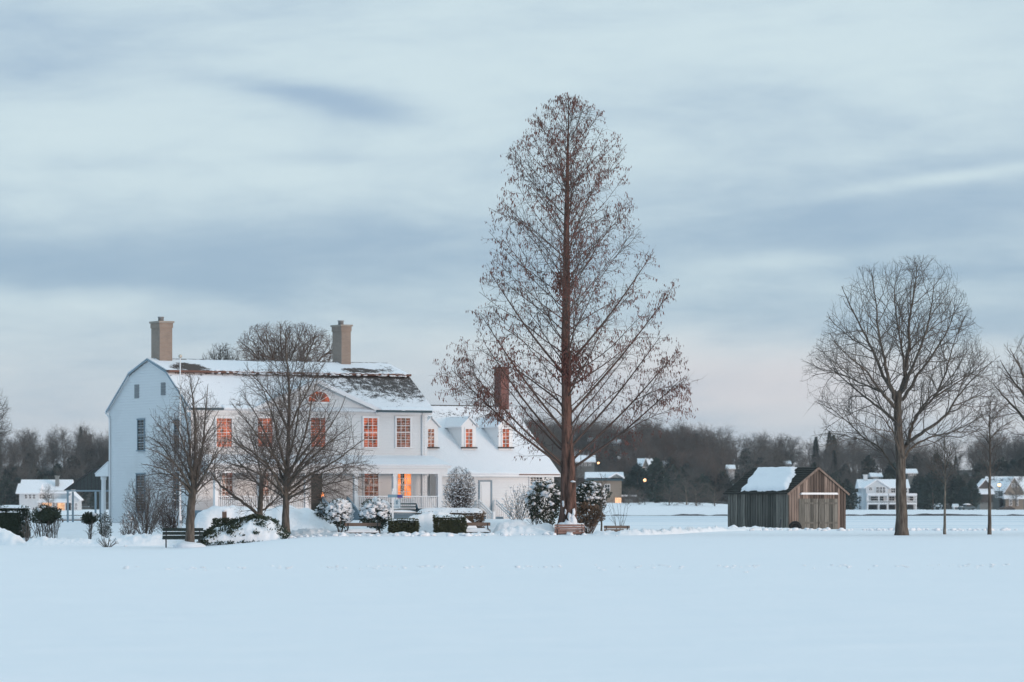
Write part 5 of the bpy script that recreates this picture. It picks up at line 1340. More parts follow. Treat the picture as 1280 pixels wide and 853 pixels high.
# ------------------------------------------------------------------ far shore: houses, cars, lamps
M['far_wall_white'] = simple('far_white_siding', (.60, .63, .65), .7, .06, .6)
M['far_wall_tan'] = simple('far_tan_siding', (.26, .22, .18), .8, .2, .5)
M['far_wall_grey'] = simple('far_grey_siding', (.20, .215, .21), .8, .2, .5)
M['far_wall_dark'] = simple('far_dark_siding', (.09, .08, .075), .8, .2, .5)
M['far_roof'] = roof_mat('far_snowy_roof', -.02, (.06, .065, .07), (), .45)
M['far_roof_thin'] = roof_mat('far_patchy_roof', .07, (.07, .075, .08), (), .6)
M['far_dark'] = simple('far_dark_opening', (.022, .026, .03), .6, .3, 1)
M['lamp_warm'] = emissive('warm_lamp', (1.0, .55, .26), 5.0)
class FH:
    """a far house facing the camera, laid out from picture columns and rows at its own distance"""
    def __init__(s, name, label, pxc, py_base, Y, rz=0.0, group=None):
        s.Y = Y; s.s = F / Y; s.pxc = pxc; s.pyb = py_base
        b = P(pxc, py_base, Y); s.root = thing(name, label, 'house', b, rz, group)
    def x(s, px): return (px - s.pxc) / s.s
    def z(s, py): return (s.pyb - py) / s.s
    def wall(s, a, b, y0, y1, mat_, f=0.0, d=9.0, name='wall', base=True):
        m_ = MB(); m_.box(s.x(a), s.x(b), f, d, s.z(y1) - (3 if base else 0), s.z(y0)); return m_.build(name, M[mat_], s.root)
    def roof(s, a, b, yr, ye, mat_='far_roof', f=0.0, d=9.0, over=.4, name='roof'):
        m_ = MB(); x0, x1 = s.x(a) - over, s.x(b) + over; ze, zr = s.z(ye), s.z(yr); ym = (f + d) / 2
        m_.prism([(x0, f - over, ze), (x0, ym, zr), (x0, d + over, ze), (x0, d + over, ze - .22), (x0, f - over, ze - .22)], (x1 - x0, 0, 0)); return m_.build(name, M[mat_], s.root)
    def gable(s, a, b, yap, ye, mat_, f=-.3, d=5.0, roofm='far_roof', base=None):
        xa, xb = s.x(a), s.x(b); xm = (xa + xb) / 2; ze, za = s.z(ye), s.z(yap); zb = s.z(base) if base else ze
        m_ = MB(); m_.prism([(xa, f, zb), (xb, f, zb), (xb, f, ze), (xm, f, za), (xa, f, ze)], (0, d, 0)); o = m_.build('gable', M[mat_], s.root)
        for q in (xa, xb):
            e = -.45 if q == xa else .45; k_ = (za - ze) / (xm - xa); r = MB()
            r.prism([(q + e, f - .35, ze - .45 * k_ + .03), (xm, f - .35, za + .03), (xm, f - .35, za + .38), (q + e, f - .35, ze - .45 * k_ + .34)], (0, d + .4, 0)); r.build('gable_roof', M[roofm], o)
        return o
    def win(s, a, b, y0, y1, mat_='glass_dark', f=0.0, frame='trim'):
        m_ = MB(); x0, x1, z0, z1 = s.x(a), s.x(b), s.z(y1), s.z(y0)
        m_.box(x0 - .12, x0, f - .09, f - .004, z0 - .1, z1 + .12); m_.box(x1, x1 + .12, f - .09, f - .004, z0 - .1, z1 + .12); m_.box(x0, x1, f - .09, f - .004, z1, z1 + .12); m_.box(x0, x1, f - .09, f - .004, z0 - .1, z0)
        m_.box((x0+x1)/2 - .04, (x0+x1)/2 + .04, f - .07, f - .045, z0, z1); m_.box(x0, x1, f - .075, f - .045, (z0+z1)/2 - .04, (z0+z1)/2 + .04)
        o = m_.build('window', M[frame], s.root); p = MB(); p.box(x0, x1, f - .045, f - .01, z0, z1); p.build('pane', M[mat_], o); return o
    def bx(s, a, b, y0, y1, mat_, f, d, name):
        m_ = MB(); m_.box(s.x(a), s.x(b), f, d, s.z(y1), s.z(y0)); return m_.build(name, M[mat_], s.root)
    def chimney(s, a, b, y0, y1, mat_, y=4.0):
        m_ = MB(); m_.box(s.x(a), s.x(b), y, y + 1.2, s.z(y1), s.z(y0)); m_.box(s.x(a) - .12, s.x(b) + .12, y - .12, y + 1.32, s.z(y0), s.z(y0) + .25); return m_.build('chimney', M[mat_], s.root)

# white house behind the oak's trunk
h = FH('lake_house', 'three-storey white house with stacked balconies across the ice, half hidden by the oak trunk', 1110, 640, 1030)
h.wall(1078, 1137, 609, 640, 'far_wall_white', 2.2, 12); h.roof(1076, 1136.5, 599, 609.5, f=2.0, d=12)
h.wall(1083, 1111, 609.5, 640, 'far_wall_white', 1.2, 6, 'front_bay'); h.gable(1082.5, 1111.5, 600.5, 610, 'far_wall_white', 1.15, 7)
h.wall(1072, 1080, 618, 640, 'far_wall_white', 3.5, 10, 'side_bay'); h.roof(1071.5, 1079, 615.5, 618.5, f=3.2, d=10)
h.chimney(1082, 1087, 594.5, 606, 'far_wall_white', 6.0)
h.win(1087, 1090.5, 609.5, 613, f=1.15); 
for a in (1096, 1100, 1104): h.win(a, a + 3, 609, 616, f=1.15)
h.win(1115, 1120, 610, 616, f=2.2); h.win(1130, 1135, 610, 616, f=2.2); h.win(1075, 1078, 621, 627, f=3.5); h.win(1075, 1078.5, 633, 637, f=3.5)
for (a, b2, f) in ((1084, 1110, -.4), (1111, 1146, -.4)):
    h.bx(a, b2, 617, 619, 'far_roof', f - .2, 3, 'balcony_roof'); h.bx(a, b2, 619, 620.2, 'trim', f, 3, 'balcony_beam')
    h.bx(a, b2, 628.5, 630.5, 'trim', f, 2.2, 'balcony_floor'); h.bx(a, b2, 626.2, 626.8, 'trim', f, f + .1, 'balcony_rail')
    k_ = MB(); n = int((b2 - a) * 2)
    for i in range(n + 1): x = lerp(h.x(a), h.x(b2), i / n); k_.box(x - .025, x + .025, f + .02, f + .08, h.z(628.5), h.z(626.8))
    k_.build('balcony_balusters', M['far_wall_grey'], h.root)
for a in (1084.6, 1098.5, 1109.5, 1127, 1145): h.bx(a - .7, a + .7, 620, 640, 'trim', -.38, -.05, 'balcony_post')
h.wall(1137, 1145, 619, 640, 'far_wall_white', 2.6, 10, 'right_bay')
for (a, b2) in ((1086, 1097), (1100, 1108.5), (1112, 1120), (1134, 1143)): h.bx(a, b2, 631.5, 639.5, 'far_dark', 1.1 if a < 1110 else 2.1, 2.65, 'garage_opening')
for (a, b2, f) in ((1089, 1105, 1.15), (1112.5, 1119, 2.15), (1133, 1143, 2.15 if False else 2.55)): h.win(a, b2, 620.8, 626, f=f)

# lit house at the far left
h = FH('lake_house', 'white house with a long snowy roof and warm lamplit porch at the far left', 62, 643, 960)
h.wall(27, 86, 613, 643, 'far_wall_white', 0, 12); h.roof(25, 86, 599.5, 616, f=0, d=12)
h.roof(24, 50, 604.5, 616.5, f=-3.5, d=6); h.wall(26, 50, 616.5, 643, 'far_wall_white', -3, 4, 'left_bay')
h.chimney(67.5, 72, 596, 608, 'far_wall_grey', 2.5); h.gable(86, 99, 618, 624, 'far_wall_white', -2.5, 8, base=643)
for a in (33, 38, 43, 48, 54, 59.5): h.win(a, a + 3, 618.5, 623.5, f=-3.0 if a < 47 else 0)
h.roof(50, 88, 623.5, 627.5, f=-3, d=1, name='porch_roof')
h.bx(53, 66, 628, 632.5, 'window_lit', -.15, -.02, 'lit_window'); h.bx(72, 82, 629, 639, 'window_lit', -.15, -.02, 'lit_window')
for a in (52, 67, 71, 83): h.bx(a - .5, a + .5, 627, 643, 'trim', -2.8, -2.4, 'porch_post')
h.bx(84, 90, 629, 640, 'far_dark', -2.62, -2.5, 'door'); h.win(91, 94, 629, 637, f=-2.5); h.win(95.5, 97.5, 629, 637, f=-2.5)

# tan house behind the redwood
h = FH('lake_house', 'low tan house with a teal fascia and snow on its roof, right of the redwood', 760, 632, 900)
h.wall(735, 777, 599, 632, 'far_wall_tan', 0, 12); h.bx(733, 779, 597.6, 601, 'teal', -.9, 13, 'fascia')
h.roof(733, 779, 590, 597.5, f=-.7, d=12.8, over=.2); h.gable(763, 778, 593, 597.2, 'far_wall_grey', -1.2, 6)
h.win(744, 750, 605, 613); h.win(756, 762, 606, 614); h.bx(769, 776.5, 622.5, 631.5, 'window_lit', -.14, -.02, 'lit_window'); h.bx(750, 754.5, 617, 631.5, 'far_dark', -.12, -.02, 'door')
h.wall(777.5, 795, 621, 632, 'far_wall_dark', 1, 9, 'garage'); h.bx(776.5, 796, 618.8, 620.9, 'far_roof', .6, 9.4, 'garage_roof'); h.bx(781, 791, 624, 631.8, 'far_wall_grey', .88, .98, 'garage_door')

# gabled houses at the far right
h = FH('lake_house', 'grey house with several steep snowy gables at the far right across the ice', 1258, 642, 1030)
h.wall(1240, 1300, 612, 642, 'far_wall_grey', 3, 13); h.roof(1238, 1302, 595.5, 613, 'far_roof_thin', f=3, d=13)
h.gable(1257, 1279, 597.5, 614, 'far_wall_tan', 0, 8, base=642); h.roof(1256, 1282, 618, 623, 'far_roof_thin', f=-2, d=3, name='porch_roof')
h.gable(1224, 1242, 600, 610, 'far_wall_dark', 1.5, 8, base=628); h.wall(1226, 1242, 620, 642, 'far_wall_grey', 2.2, 9, 'left_bay')
h.roof(1226, 1241, 608, 617, f=-.5, d=6, name='lower_roof')
for (a, y0, y1, f) in ((1265, 605, 609, 0), (1269, 605, 609, 0), (1262, 625, 632, 0), (1270, 625, 632, 0), (1231, 622, 627, 2.2), (1246, 616, 622, 3)): h.win(a, a + 2.6, y0, y1, f=f)
h.bx(1251.5, 1255.5, 624, 634, 'far_dark', 2.9, 2.99, 'door'); h.bx(1249, 1257, 621, 622.2, 'far_roof', 1.5, 3, 'door_roof')
# houses on the hillside
def hill_house(px, py, Y, w, hgt, label, mat_='far_wall_grey', gable=False, chim=True):
    HH.append((px, w, Y)); h = FH('hillside_house', label, px, py, Y, group=None); hw = w / 2
    h.wall(px - hw, px + hw, py - hgt * .5, py, mat_, 0, 9); h.roof(px - hw, px + hw, py - hgt, py - hgt * .45, f=0, d=9)
    for a in (-.6, -.1, .4): h.win(px + a * hw, px + a * hw + 2, py - hgt * .36, py - hgt * .12)
    if gable: h.gable(px - hw * .5, px + hw * .3, py - hgt * .95, py - hgt * .5, mat_, -.8, 6)
    if chim: h.chimney(px + hw * .4, px + hw * .4 + 2, py - hgt * 1.12, py - hgt * .7, 'far_wall_dark', 4)
HH = []
hill_house(808, 593, 1120, 18, 20, 'hillside house with a stepped snowy roof above the lit street lamp', gable=True)
hill_house(732, 584, 1110, 22, 15, 'hillside house seen just right of the redwood trunk with a broad snowy roof')
hill_house(830, 590, 1160, 9, 14, 'small pale hillside house right of the stepped snowy roof', 'far_wall_white')
hill_house(770, 558, 1230, 10, 9, 'highest small snowy roof among the brown trees right of the redwood', 'far_wall_tan', chim=False)
hill_house(741, 555, 1235, 9, 8, 'tiny snowy roof high on the hill, nearest the redwood crown', 'far_wall_tan', chim=False)
hill_house(914, 590, 1120, 8, 9, 'little white house glimpsed in the woods above the left end of the shed roof', 'far_wall_white', chim=False)
hill_house(985, 583, 1180, 6, 7, 'tiny white house glimpsed in the woods above the shed ridge', 'far_wall_white', chim=False)
hill_house(1096, 600, 1110, 12, 9, 'small snowy roof peeping above the lake house with balconies', 'far_wall_grey')
hill_house(1140, 596, 1120, 12, 10, 'snow-streaked house just right of the oak trunk on the hillside', 'far_wall_grey', chim=False)

# open dark pavilion by the side porch
Y = 255.0; b = P(105, 652, Y); b.z = g(b.x, Y)
pv = thing('pavilion', 'dark lattice-roofed open shelter behind the white side porch', 'shelter', b); s = F / Y
X = lambda px: (px - 105) / s
Z = lambda py: H - (py - HZ) / s - b.z
m_ = MB(); m_.prism([(X(86), -1.5, Z(612.5)), (X(120), -1.5, Z(588)), (X(142), -1.5, Z(588)), (X(142), -1.5, Z(612.5))], (0, .10, 0)); m_.build('roof_panel', simple('grey_lattice', (.075, .085, .085), .8, .4, 8), pv)
m_ = MB(); m_.prism([(X(84), -1.6, Z(613.6)), (X(120), -1.6, Z(587.4)), (X(142), -1.6, Z(587.4)), (X(142), -1.6, Z(586)), (X(119.6), -1.6, Z(586)), (X(83), -1.6, Z(613))], (0, 3.2, 0)); m_.build('roof', M['slate'], pv)
m_ = MB(); m_.box(X(86), X(142), -1.55, -1.42, Z(614.8), Z(612.9)); m_.build('beam', M['grey_blue'], pv); m_ = MB(); m_.box(X(88), X(142), 1.4, 1.55, Z(614.5), Z(613)); m_.build('beam', M['grey_blue'], pv)
for px in (88, 122.5):
    for y in (-1.5, 1.45): m_ = MB(); m_.box(X(px) - .06, X(px) + .06, y - .06, y + .06, -.1, Z(614.9)); m_.build('post', M['grey_blue'], pv)
m_ = MB()
for i in range(11): px = 90 + i * 4.6; m_.bar((X(px), -1.56, Z(613)), (X(px), -1.56, Z(max(588.5, 613 - (px - 86) * .72))), .035, .03)
tag(m_.build('lattice', M['slate'], pv), kind='stuff')
# picnic table and low wall in the left garden
def picnic(px, py, Y, label):
    b = P(px, py, Y); b.z = g(b.x, Y); r = thing('picnic_table', label, 'table', b, .1, 'snow-covered picnic tables')
    m_ = MB(); m_.box(-1.0, 1.0, -.4, .4, .70, .76); m_.build('table_top', M['brown_wood'], r)
    for y in (-.75, .5): m_ = MB(); m_.box(-1.0, 1.0, y, y + .25, .42, .47); m_.build('bench_seat', M['brown_wood'], r)
    for x in (-.7, .7): m_ = MB(); m_.bar((x, -.7, -.05), (x, -.2, .70), .09, .05); m_.bar((x, .7, -.05), (x, .2, .70), .09, .05); m_.bar((x, -.7, .40), (x, .7, .40), .05, .09); m_.build('leg_frame', M['brown_wood'], r)
    m_ = MB(); m_.blob((0, 0, .77), 1.02, .42, .18, 16, 6, .12, px, low=-.02); m_.blob((0, -.62, .48), 1.0, .15, .12, 14, 5, .12, px + 1, low=-.02); m_.build('snow_cover', M['snow_rough'], r); return r
picnic(92, 655, 258, 'snow-covered picnic table between the two dark topiary bushes')
m_ = MB(); rng = random.Random(9)
for i in range(44):
    px = lerp(44, 126, i / 43) + rng.uniform(-.4, .4); Y = 206 + rng.uniform(-.3, .3); x = (px - 640) * Y / F; m_.blob((x, Y, g(x, Y) + .02), .12, .14, rng.uniform(.08, .17), 7, 5, .3, i)
o = m_.build('edging_stones', M['slate']); tag(o, 'dark row of edging stones at the back of the left snow ridge', 'edging')
# street lamps
def lamp(px, py_l, py_b, Y, label, hd=.28):
    b = P(px, py_b, Y); r = thing('street_lamp', label, 'street lamp', b, 0, 'lit street lamps across the ice'); zl = (py_b - py_l) * Y / F
    m_ = MB(); m_.tube([Vector((0, 0, -1)), Vector((0, 0, zl - .5))], [.09, .06], 7); m_.build('pole', M['black'], r)
    m_ = MB(); m_.lathe([(.07, zl - .5), (.22, zl - .4), (.22, zl - .32)], 9); m_.lathe([(.30, zl + .30), (.20, zl + .42), (.03, zl + .55)], 9); m_.build('lamp_housing', M['black'], r)
    m_ = MB(); m_.blob((0, 0, zl), hd, hd, hd, 10, 7, 0); m_.build('lamp_globe', M['lamp_warm'], r)
lamp(806, 600.5, 636, 860, 'lit street lamp between the tan house and the snowy willow trees', .34)
lamp(726, 565, 582, 1090, 'tiny lit lamp high on the hill just right of the redwood trunk', .30)
lamp(748, 579, 596, 1085, 'tiny lit lamp above the snowy roof of the tan house', .28)
lamp(1249, 606.5, 640, 1018, 'bright lit lamp before the steep gables at the far right', .42)
# cars on the far bank
def car(px, py, Y, rz, mat_, label, snow):
    b = P(px, py, Y); r = thing('parked_car', label, 'car', b, rz, 'parked cars across the ice')
    m_ = MB(); prof_ = [(-2.2, .35), (-2.25, .75), (-1.9, .95), (-1.0, 1.0), (-.55, 1.48), (.9, 1.5), (1.6, 1.05), (2.2, .92), (2.25, .4)]
    m_.prism([(x, -.85, z) for x, z in prof_], (0, 1.7, 0)); m_.build('body', M[mat_], r)
    m_ = MB(); m_.prism([(-.85, -.86, 1.02), (-.5, -.86, 1.42), (.85, -.86, 1.43), (1.4, -.86, 1.05)], (0, 1.72, 0)); m_.build('car_window', M['glass_dark'], r)
    for x in (-1.4, 1.4):
        for y in (-.9, .72): m_ = MB(); m_.tube([Vector((x, y, .33)), Vector((x, y + .18, .33))], [.33, .33], 14); m_.build('wheel', M['tyre'], r)
    if snow: m_ = MB(); m_.blob((.15, 0, 1.45), 1.15, .85, .32, 14, 6, .08, 3, low=.0); m_.blob((-1.5, 0, .93), .6, .8, .14, 10, 5, .08, 4, low=0); m_.build('snow_cover', M['snow_rough'], r)
car(1208, 638.5, 1000, .5, 'teal', 'dark car with a thick white cap of snow parked across the ice', True)
car(1257, 640, 1005, .3, 'black', 'small black car parked before the grey gabled house', False)
def shed_far(px, py, Y, w, h_, label):
    h = FH('boat_house', label, px, py, Y); h.root['category'] = 'hut'; h.wall(px - w/2, px + w/2, py - h_ * .55, py, 'far_wall_white', 0, 3); h.roof(px - w/2, px + w/2, py - h_, py - h_ * .55, f=0, d=3, over=.2); h.bx(px - w*.2, px + w*.2, py - h_*.45, py - .1, 'far_dark', -.06, -.01, 'door')
shed_far(1195, 637, 1010, 5.5, 7, 'little pale hut left of the snow-capped car')
shed_far(1172, 637.5, 1015, 10, 8, 'low white hut just left of the pale sapling')
# low sea wall along the far ice
m_ = MB(); vs = []; n = 260
for i in range(n + 1):
    x = lerp(-150, 150, i / n); px = 640 + x * F / 700
    hgt = .20 + .42 * noise.noise(Vector((x * .10, 2, 0))) + .25 * noise.noise(Vector((x * .45, 7, 0))) - .22 * sm((840 - px) / 70)
    y = 700 + 3 * noise.noise(Vector((x * .03, 0, 0)))
    for (dy, dz) in ((0, -.6), (.05, -.5 + max(.02, hgt)), (1.2, -.5 + max(.02, hgt) + .05), (1.3, -.6)): vs.append((x, y + dy, dz))
m_.add(vs, [(i*4+k_, (i+1)*4+k_, (i+1)*4+k_+1, i*4+k_+1) for i in range(n) for k_ in range(3)])
tag(m_.build('sea_wall', M['slate']), 'long low dark stone wall where the far shore meets the ice', 'wall')

# ------------------------------------------------------------------ far trees
def proto(seed, kind):
    """a far tree as (trunk MB, crown MB), about 13 m tall"""
    rng = random.Random(seed); tr, cr = MB(), MB()
    if kind == 'conifer':
        hgt = rng.uniform(11, 15); w = rng.uniform(1.6, 2.8)
        tr.tube([Vector((0, 0, -.5)), Vector((0, 0, hgt * .95))], [.25, .03], 5)
        for i in range(900):
            t_ = rng.random() ** .8; z = .6 + t_ * (hgt - .6); rr = w * (1 - t_) ** .85 * rng.uniform(.45, 1.1) + .05
            a = rng.random() * 6.28; p = Vector((math.cos(a) * rr, math.sin(a) * rr, z - rr * .25)); d = Vector((math.cos(a), math.sin(a), rng.uniform(-.5, .25))).normalized()
            cr.leaf(p - d * .4, d, rng.uniform(.22, .45), rng.uniform(.5, 1.0))
        return tr, cr
    if kind == 'cedar':
        hgt = rng.uniform(6, 9)
        tr.tube([Vector((0, 0, -.5)), Vector((0, 0, hgt * .8))], [.25, .05], 5)
        for i in range(1000):
            d = Vector((rng.gauss(0, 1), rng.gauss(0, 1), rng.gauss(0, 1))).normalized(); rr = rng.random() ** .35
            z = hgt * .52 + d.z * hgt * .5 * rr; k_ = 1.0 - max(0, (z / hgt - .3)) * .8; nn = 1 + .4 * noise.noise(d * 2 + Vector((seed, 0, 0)))
            p = Vector((d.x * 2.6 * rr * k_ * nn, d.y * 2.6 * rr * k_ * nn, max(.2, z)))
            q = (d + Vector((rng.gauss(0, .5), rng.gauss(0, .5), rng.gauss(0, .5)))).normalized(); cr.leaf(p, q, rng.uniform(.25, .5), rng.uniform(.4, .8))
        return tr, cr
    hgt = rng.uniform(11.5, 14.5); out = []
    tp = grow(Vector((0, 0, -.5)), Vector((rng.gauss(0, .05), rng.gauss(0, .05), 1)), hgt * .75, 7, .05, .02, rng)
    trd = [lerp(.24, .05, i / (len(tp) - 1)) for i in range(len(tp))]; tr.tube(tp, trd, 5)
    env = lambda p: (p.x / 4.6) ** 2 + (p.y / 4.6) ** 2 + ((p.z - hgt * .58) / (hgt * .45)) ** 2 < 1.1
    cfg = [dict(n=1.7, t0=.15, ang=46, len=hgt * .44, tap=.45, r=.08, r1=.02, seg=4, wan=.12, trop=.06, min=11), dict(n=2.0, t0=.12, ang=42, len=2.4, tap=.4, r=.035, r1=.016, seg=2, wan=.15, trop=.04), dict(n=3.4, t0=.1, ang=42, len=1.2, tap=.3, r=.024, r1=.016, seg=1, wan=.2, trop=.02)]
    sub(out, tp, trd, 0, cfg, rng, None)
    for p, rr in out:
        if len(p) == 2: cr.tube(p, [rr[0], rr[1]], 3, False)
        else: cr.tube(p, rr, 3 if max(rr) < .05 else 4, False)
    return tr, cr
M['far_twig'] = simple('far_bare_wood', (.118, .112, .104), .95, .6, .05)
M['far_twig_brown'] = simple('far_brown_wood', (.125, .10, .088), .95, .55, .05)
M['far_conifer'] = simple('far_evergreen_needles', (.034, .050, .044), .9, .45, .3)
protos = [proto(100 + i, 'bare') for i in range(5)]; pcon = [proto(200 + i, 'conifer') for i in range(3)]; pced = [proto(300 + i, 'cedar') for i in range(2)]
import numpy as np
def arr(mbs):
    vs = []; fs = []; b = 0
    for m_ in mbs: vs += m_.v; fs += [tuple(i + b for i in f) for f in m_.f]; b += len(m_.v)
    loops = np.array([i for f in fs for i in f], np.int32); cnt = np.array([len(f) for f in fs], np.int32)
    return np.array(vs, np.float32), loops, cnt
def scatter(name, arrs, places, mat_, label):
    V, Lp, Cn, b = [], [], [], 0
    for (k_, x, y, z, sx, sz, a) in places:
        v, l, c = arrs[k_]; ca, sa = math.cos(a), math.sin(a)
        q = np.empty_like(v); q[:, 0] = (v[:, 0] * ca - v[:, 1] * sa) * sx + x; q[:, 1] = (v[:, 0] * sa + v[:, 1] * ca) * sx + y; q[:, 2] = v[:, 2] * sz + z
        V.append(q); Lp.append(l + b); Cn.append(c); b += len(v)
    V = np.concatenate(V); Lp = np.concatenate(Lp); Cn = np.concatenate(Cn)
    me = bpy.data.meshes.new(name); me.vertices.add(len(V)); me.vertices.foreach_set('co', V.ravel())
    me.loops.add(len(Lp)); me.loops.foreach_set('vertex_index', Lp); me.polygons.add(len(Cn))
    st = np.zeros(len(Cn), np.int32); st[1:] = np.cumsum(Cn)[:-1]; me.polygons.foreach_set('loop_start', st)
    me.update(calc_edges=True); me.materials.append(M[mat_])
    o = bpy.data.objects.new(name, me); COL.objects.link(o); return tag(o, label, kind='stuff')
ab = [arr(p) for p in protos]; ac = [arr(p) for p in pced + pcon]
rng = random.Random(500)
def keep_out(px, y):                             # clearings round the houses
    if any(abs(px - a) < w_ / 2 + 1.5 and Yh - 95 < y < Yh + 12 for a, w_, Yh in HH): return True
    return y < 1110 and (725 < px < 800 or 1066 < px < 1150 or 1218 < px or 15 < px < 105) and y < 1065
def woods(n, x_px, y_rng, hs, ks, out):
    for i in range(n):
        px = rng.uniform(*x_px); y = rng.uniform(*y_rng)
        if keep_out(px, y): continue
        x = (px - 640) * y / F; s_ = rng.uniform(*hs); out.append((rng.choice(ks), x, y, hill_h(x, y), s_ * rng.uniform(.9, 1.15), s_, rng.random() * 6.28))
pl = []; plb = []; plc = []
woods(640, (-260, 1520), (1170, 1300), (.70, 1.05), range(5), pl)
woods(420, (-260, 1520), (1070, 1175), (.55, .95), range(5), pl)
woods(90, (640, 885), (1190, 1290), (.8, 1.05), range(5), plb)
woods(110, (600, 920), (1095, 1200), (.6, .95), range(5), plb)
woods(260, (-300, 1560), (1050, 1200), (.7, 1.2), range(2), plc)
woods(80, (790, 1260), (1050, 1120), (.8, 1.25), range(2), plc)
woods(26, (-420, 1700), (1100, 1280), (.6, .95), range(2, 5), plc)
woods(30, (-80, 140), (1080, 1150), (.8, 1.1), range(2), plc)
scatter('far_woods', ab, pl, 'far_twig', 'grey-brown bare woods covering the hills across the ice')
scatter('brown_woods', ab, plb, 'far_twig_brown', 'reddish-brown bare woods on the hill right of the redwood')
scatter('evergreen_woods', ac, plc, 'far_conifer', 'dark evergreen undergrowth along the foot of the hills')
# trees one can tell apart across the ice
def far_tree(px, py_b, py_t, Y, kind, label, k_=0, mat_t='bark_pale', mat_c='twig_grey', group='trees along the far shore', wx=1.0, name='bare_tree'):
    tr, cr = (protos if kind == 'bare' else pcon if kind == 'conifer' else pced)[k_]
    b = P(px, py_b, Y); r = thing(name, label, 'tree', b, rng.random() * 6.28, group)
    hh = max(v[2] for v in cr.v); s_ = (py_b - py_t) * Y / F / hh; r.scale = (s_ * wx, s_ * wx, s_)
    key = (kind, k_, mat_t, mat_c)
    if key not in cache: cache[key] = (tr.build('trunk', M[mat_t], r).data, cr.build('crown', M[mat_c], r).data)
    else:
        for nm, me in zip(('trunk', 'crown'), cache[key]):
            o = bpy.data.objects.new(nm, me); COL.objects.link(o); o.parent = r
cache = {}
ft = [(800, 635, 608, 868), (835, 638, 600, 850), (858, 637, 590, 860), (870, 639, 598, 845), (893, 637, 603, 850), (786, 634, 606, 872)]
where = ['beside the street lamp', 'thinner one left of the tallest', 'tallest of the row', 'right of the tallest', 'nearest the wooden shed', 'before the dark garage']
for i, (px, pb_, pt_, Y) in enumerate(ft):
    far_tree(px, pb_, pt_, Y, 'bare', 'pale bare orchard tree on the far snowy bank, ' + where[i], i % 5, wx=1.6)
for (px, pb_, pt_, Y, k_, lab) in ((1020, 600, 546, 1200, 0, 'dark narrow conifer on the skyline right above the shed gable'),
                                  (1044, 600, 548, 1200, 2, 'dark conifer on the skyline right of the shed gable')):
    far_tree(px, pb_, pt_, Y, 'conifer', lab, k_, 'bark', 'far_conifer', 'dark conifers across the ice', name='conifer_tree')
for (px, pb_, pt_, Y, k_, lab) in ((820, 628, 571, 900, 0, 'tall dark evergreen right of the street lamp before the stepped snowy roof'), (797, 630, 577, 905, 1, 'dark evergreen standing between the tan house and the street lamp'), (1063, 640, 604, 1005, 0, 'dark rounded evergreen between the shed and the white balcony house'), (1166, 640, 585, 1000, 1, 'big dark evergreen right of the white balcony house'), (1215, 636, 598, 1010, 0, 'dark evergreen left of the steep gabled house'), (6, 642, 592, 960, 1, 'dark evergreen at the left edge behind the clipped hedge'), (787, 630, 596, 915, 0, 'bushy dark evergreen above the tan house garage'), (1160, 638, 600, 1005, 0, 'dark evergreen close to the right end of the balcony house')):
    far_tree(px, pb_, pt_, Y, 'cedar', lab, k_, 'bark', 'far_conifer', 'dark rounded evergreens across the ice', name='evergreen_tree')
for (px, pb_, pt_, Y, k_, lab) in ((62, 640, 603, 948, 1, 'dark bare tree in front of the lamplit house at the far left'), (945, 612, 540, 1075, 3, 'bare tree with a wide crown standing above the skyline left of the conifers'), (30, 560, 533, 1290, 0, 'bare tree on the left skyline farthest from the house'), (82, 560, 532, 1290, 2, 'open-crowned bare tree on the left skyline'),
                                  (108, 560, 532, 1285, 4, 'bare tree on the left skyline nearest the house'), (905, 600, 546, 1150, 2, 'bluish bare tree where the skyline drops above the shed'), (1270, 632, 592, 1000, 3, 'leafless tree before the right-hand gabled house')):
    far_tree(px, pb_, pt_, Y, 'bare', lab, k_, 'bark', 'far_twig', None, 1.15)

# ------------------------------------------------------------------ thin winter haze
m_ = MB(); m_.box(-900, 900, -80, 2700, -4.5, 60)
hm = bpy.data.materials.new('haze'); hm.use_nodes = True; hn = hm.node_tree; hn.nodes.remove(hn.nodes['Principled BSDF'])
pvn = hn.nodes.new('ShaderNodeVolumePrincipled'); pvn.inputs['Color'].default_value = (.78, .90, .98, 1); pvn.inputs['Density'].default_value = .00007
hn.links.new(pvn.outputs[0], hn.nodes['Material Output'].inputs['Volume'])
tag(m_.build('haze', hm), kind='stuff')
# ------------------------------------------------------------------ sky, sun, camera
SUN_EL, SUN_AZ = R(5.0), math.atan2(.77, -.64)       # low behind the camera's right shoulder; azimuth from +Y towards +X
wd = bpy.data.worlds.new('World'); sc.world = wd; wd.use_nodes = True
t = NT(wd.node_tree); bg = wd.node_tree.nodes['Background']
sky = t.new('ShaderNodeTexSky', sky_type='NISHITA'); sky.sun_disc = False; sky.sun_elevation = SUN_EL; sky.sun_rotation = SUN_AZ
sky.air_density = 1.0; sky.dust_density = 1.5; sky.ozone_density = 1.5
d = t.coord('Generated'); dx, dy, dz = t.xyz(d)[:3]
az = t.m('MULTIPLY', t.m('ARCTAN2', dx, dy), 57.2958); el = t.m('MULTIPLY', t.m('ARCSINE', dz), 57.2958)
def deg(px, py): return math.degrees(math.atan((px - 640) / F)), math.degrees(math.atan((HZ - py) / F))
v1_ = t.vec(t.m('MULTIPLY', az, .20), t.m('ADD', t.m('MULTIPLY', el, .95), t.m('MULTIPLY', az, -.03)), .3)
n1_ = t.noise(v1_, 1.0, 6, .55, .6)
n2_ = t.noise(t.scale(v1_, (2.6, 2.0, 1)), 1.3, 6, .6, .3)
D = t.m('ADD', t.m('MULTIPLY', t.m('SUBTRACT', n1_, .5), 1.0), t.m('MULTIPLY', t.m('SUBTRACT', n2_, .5), .58))
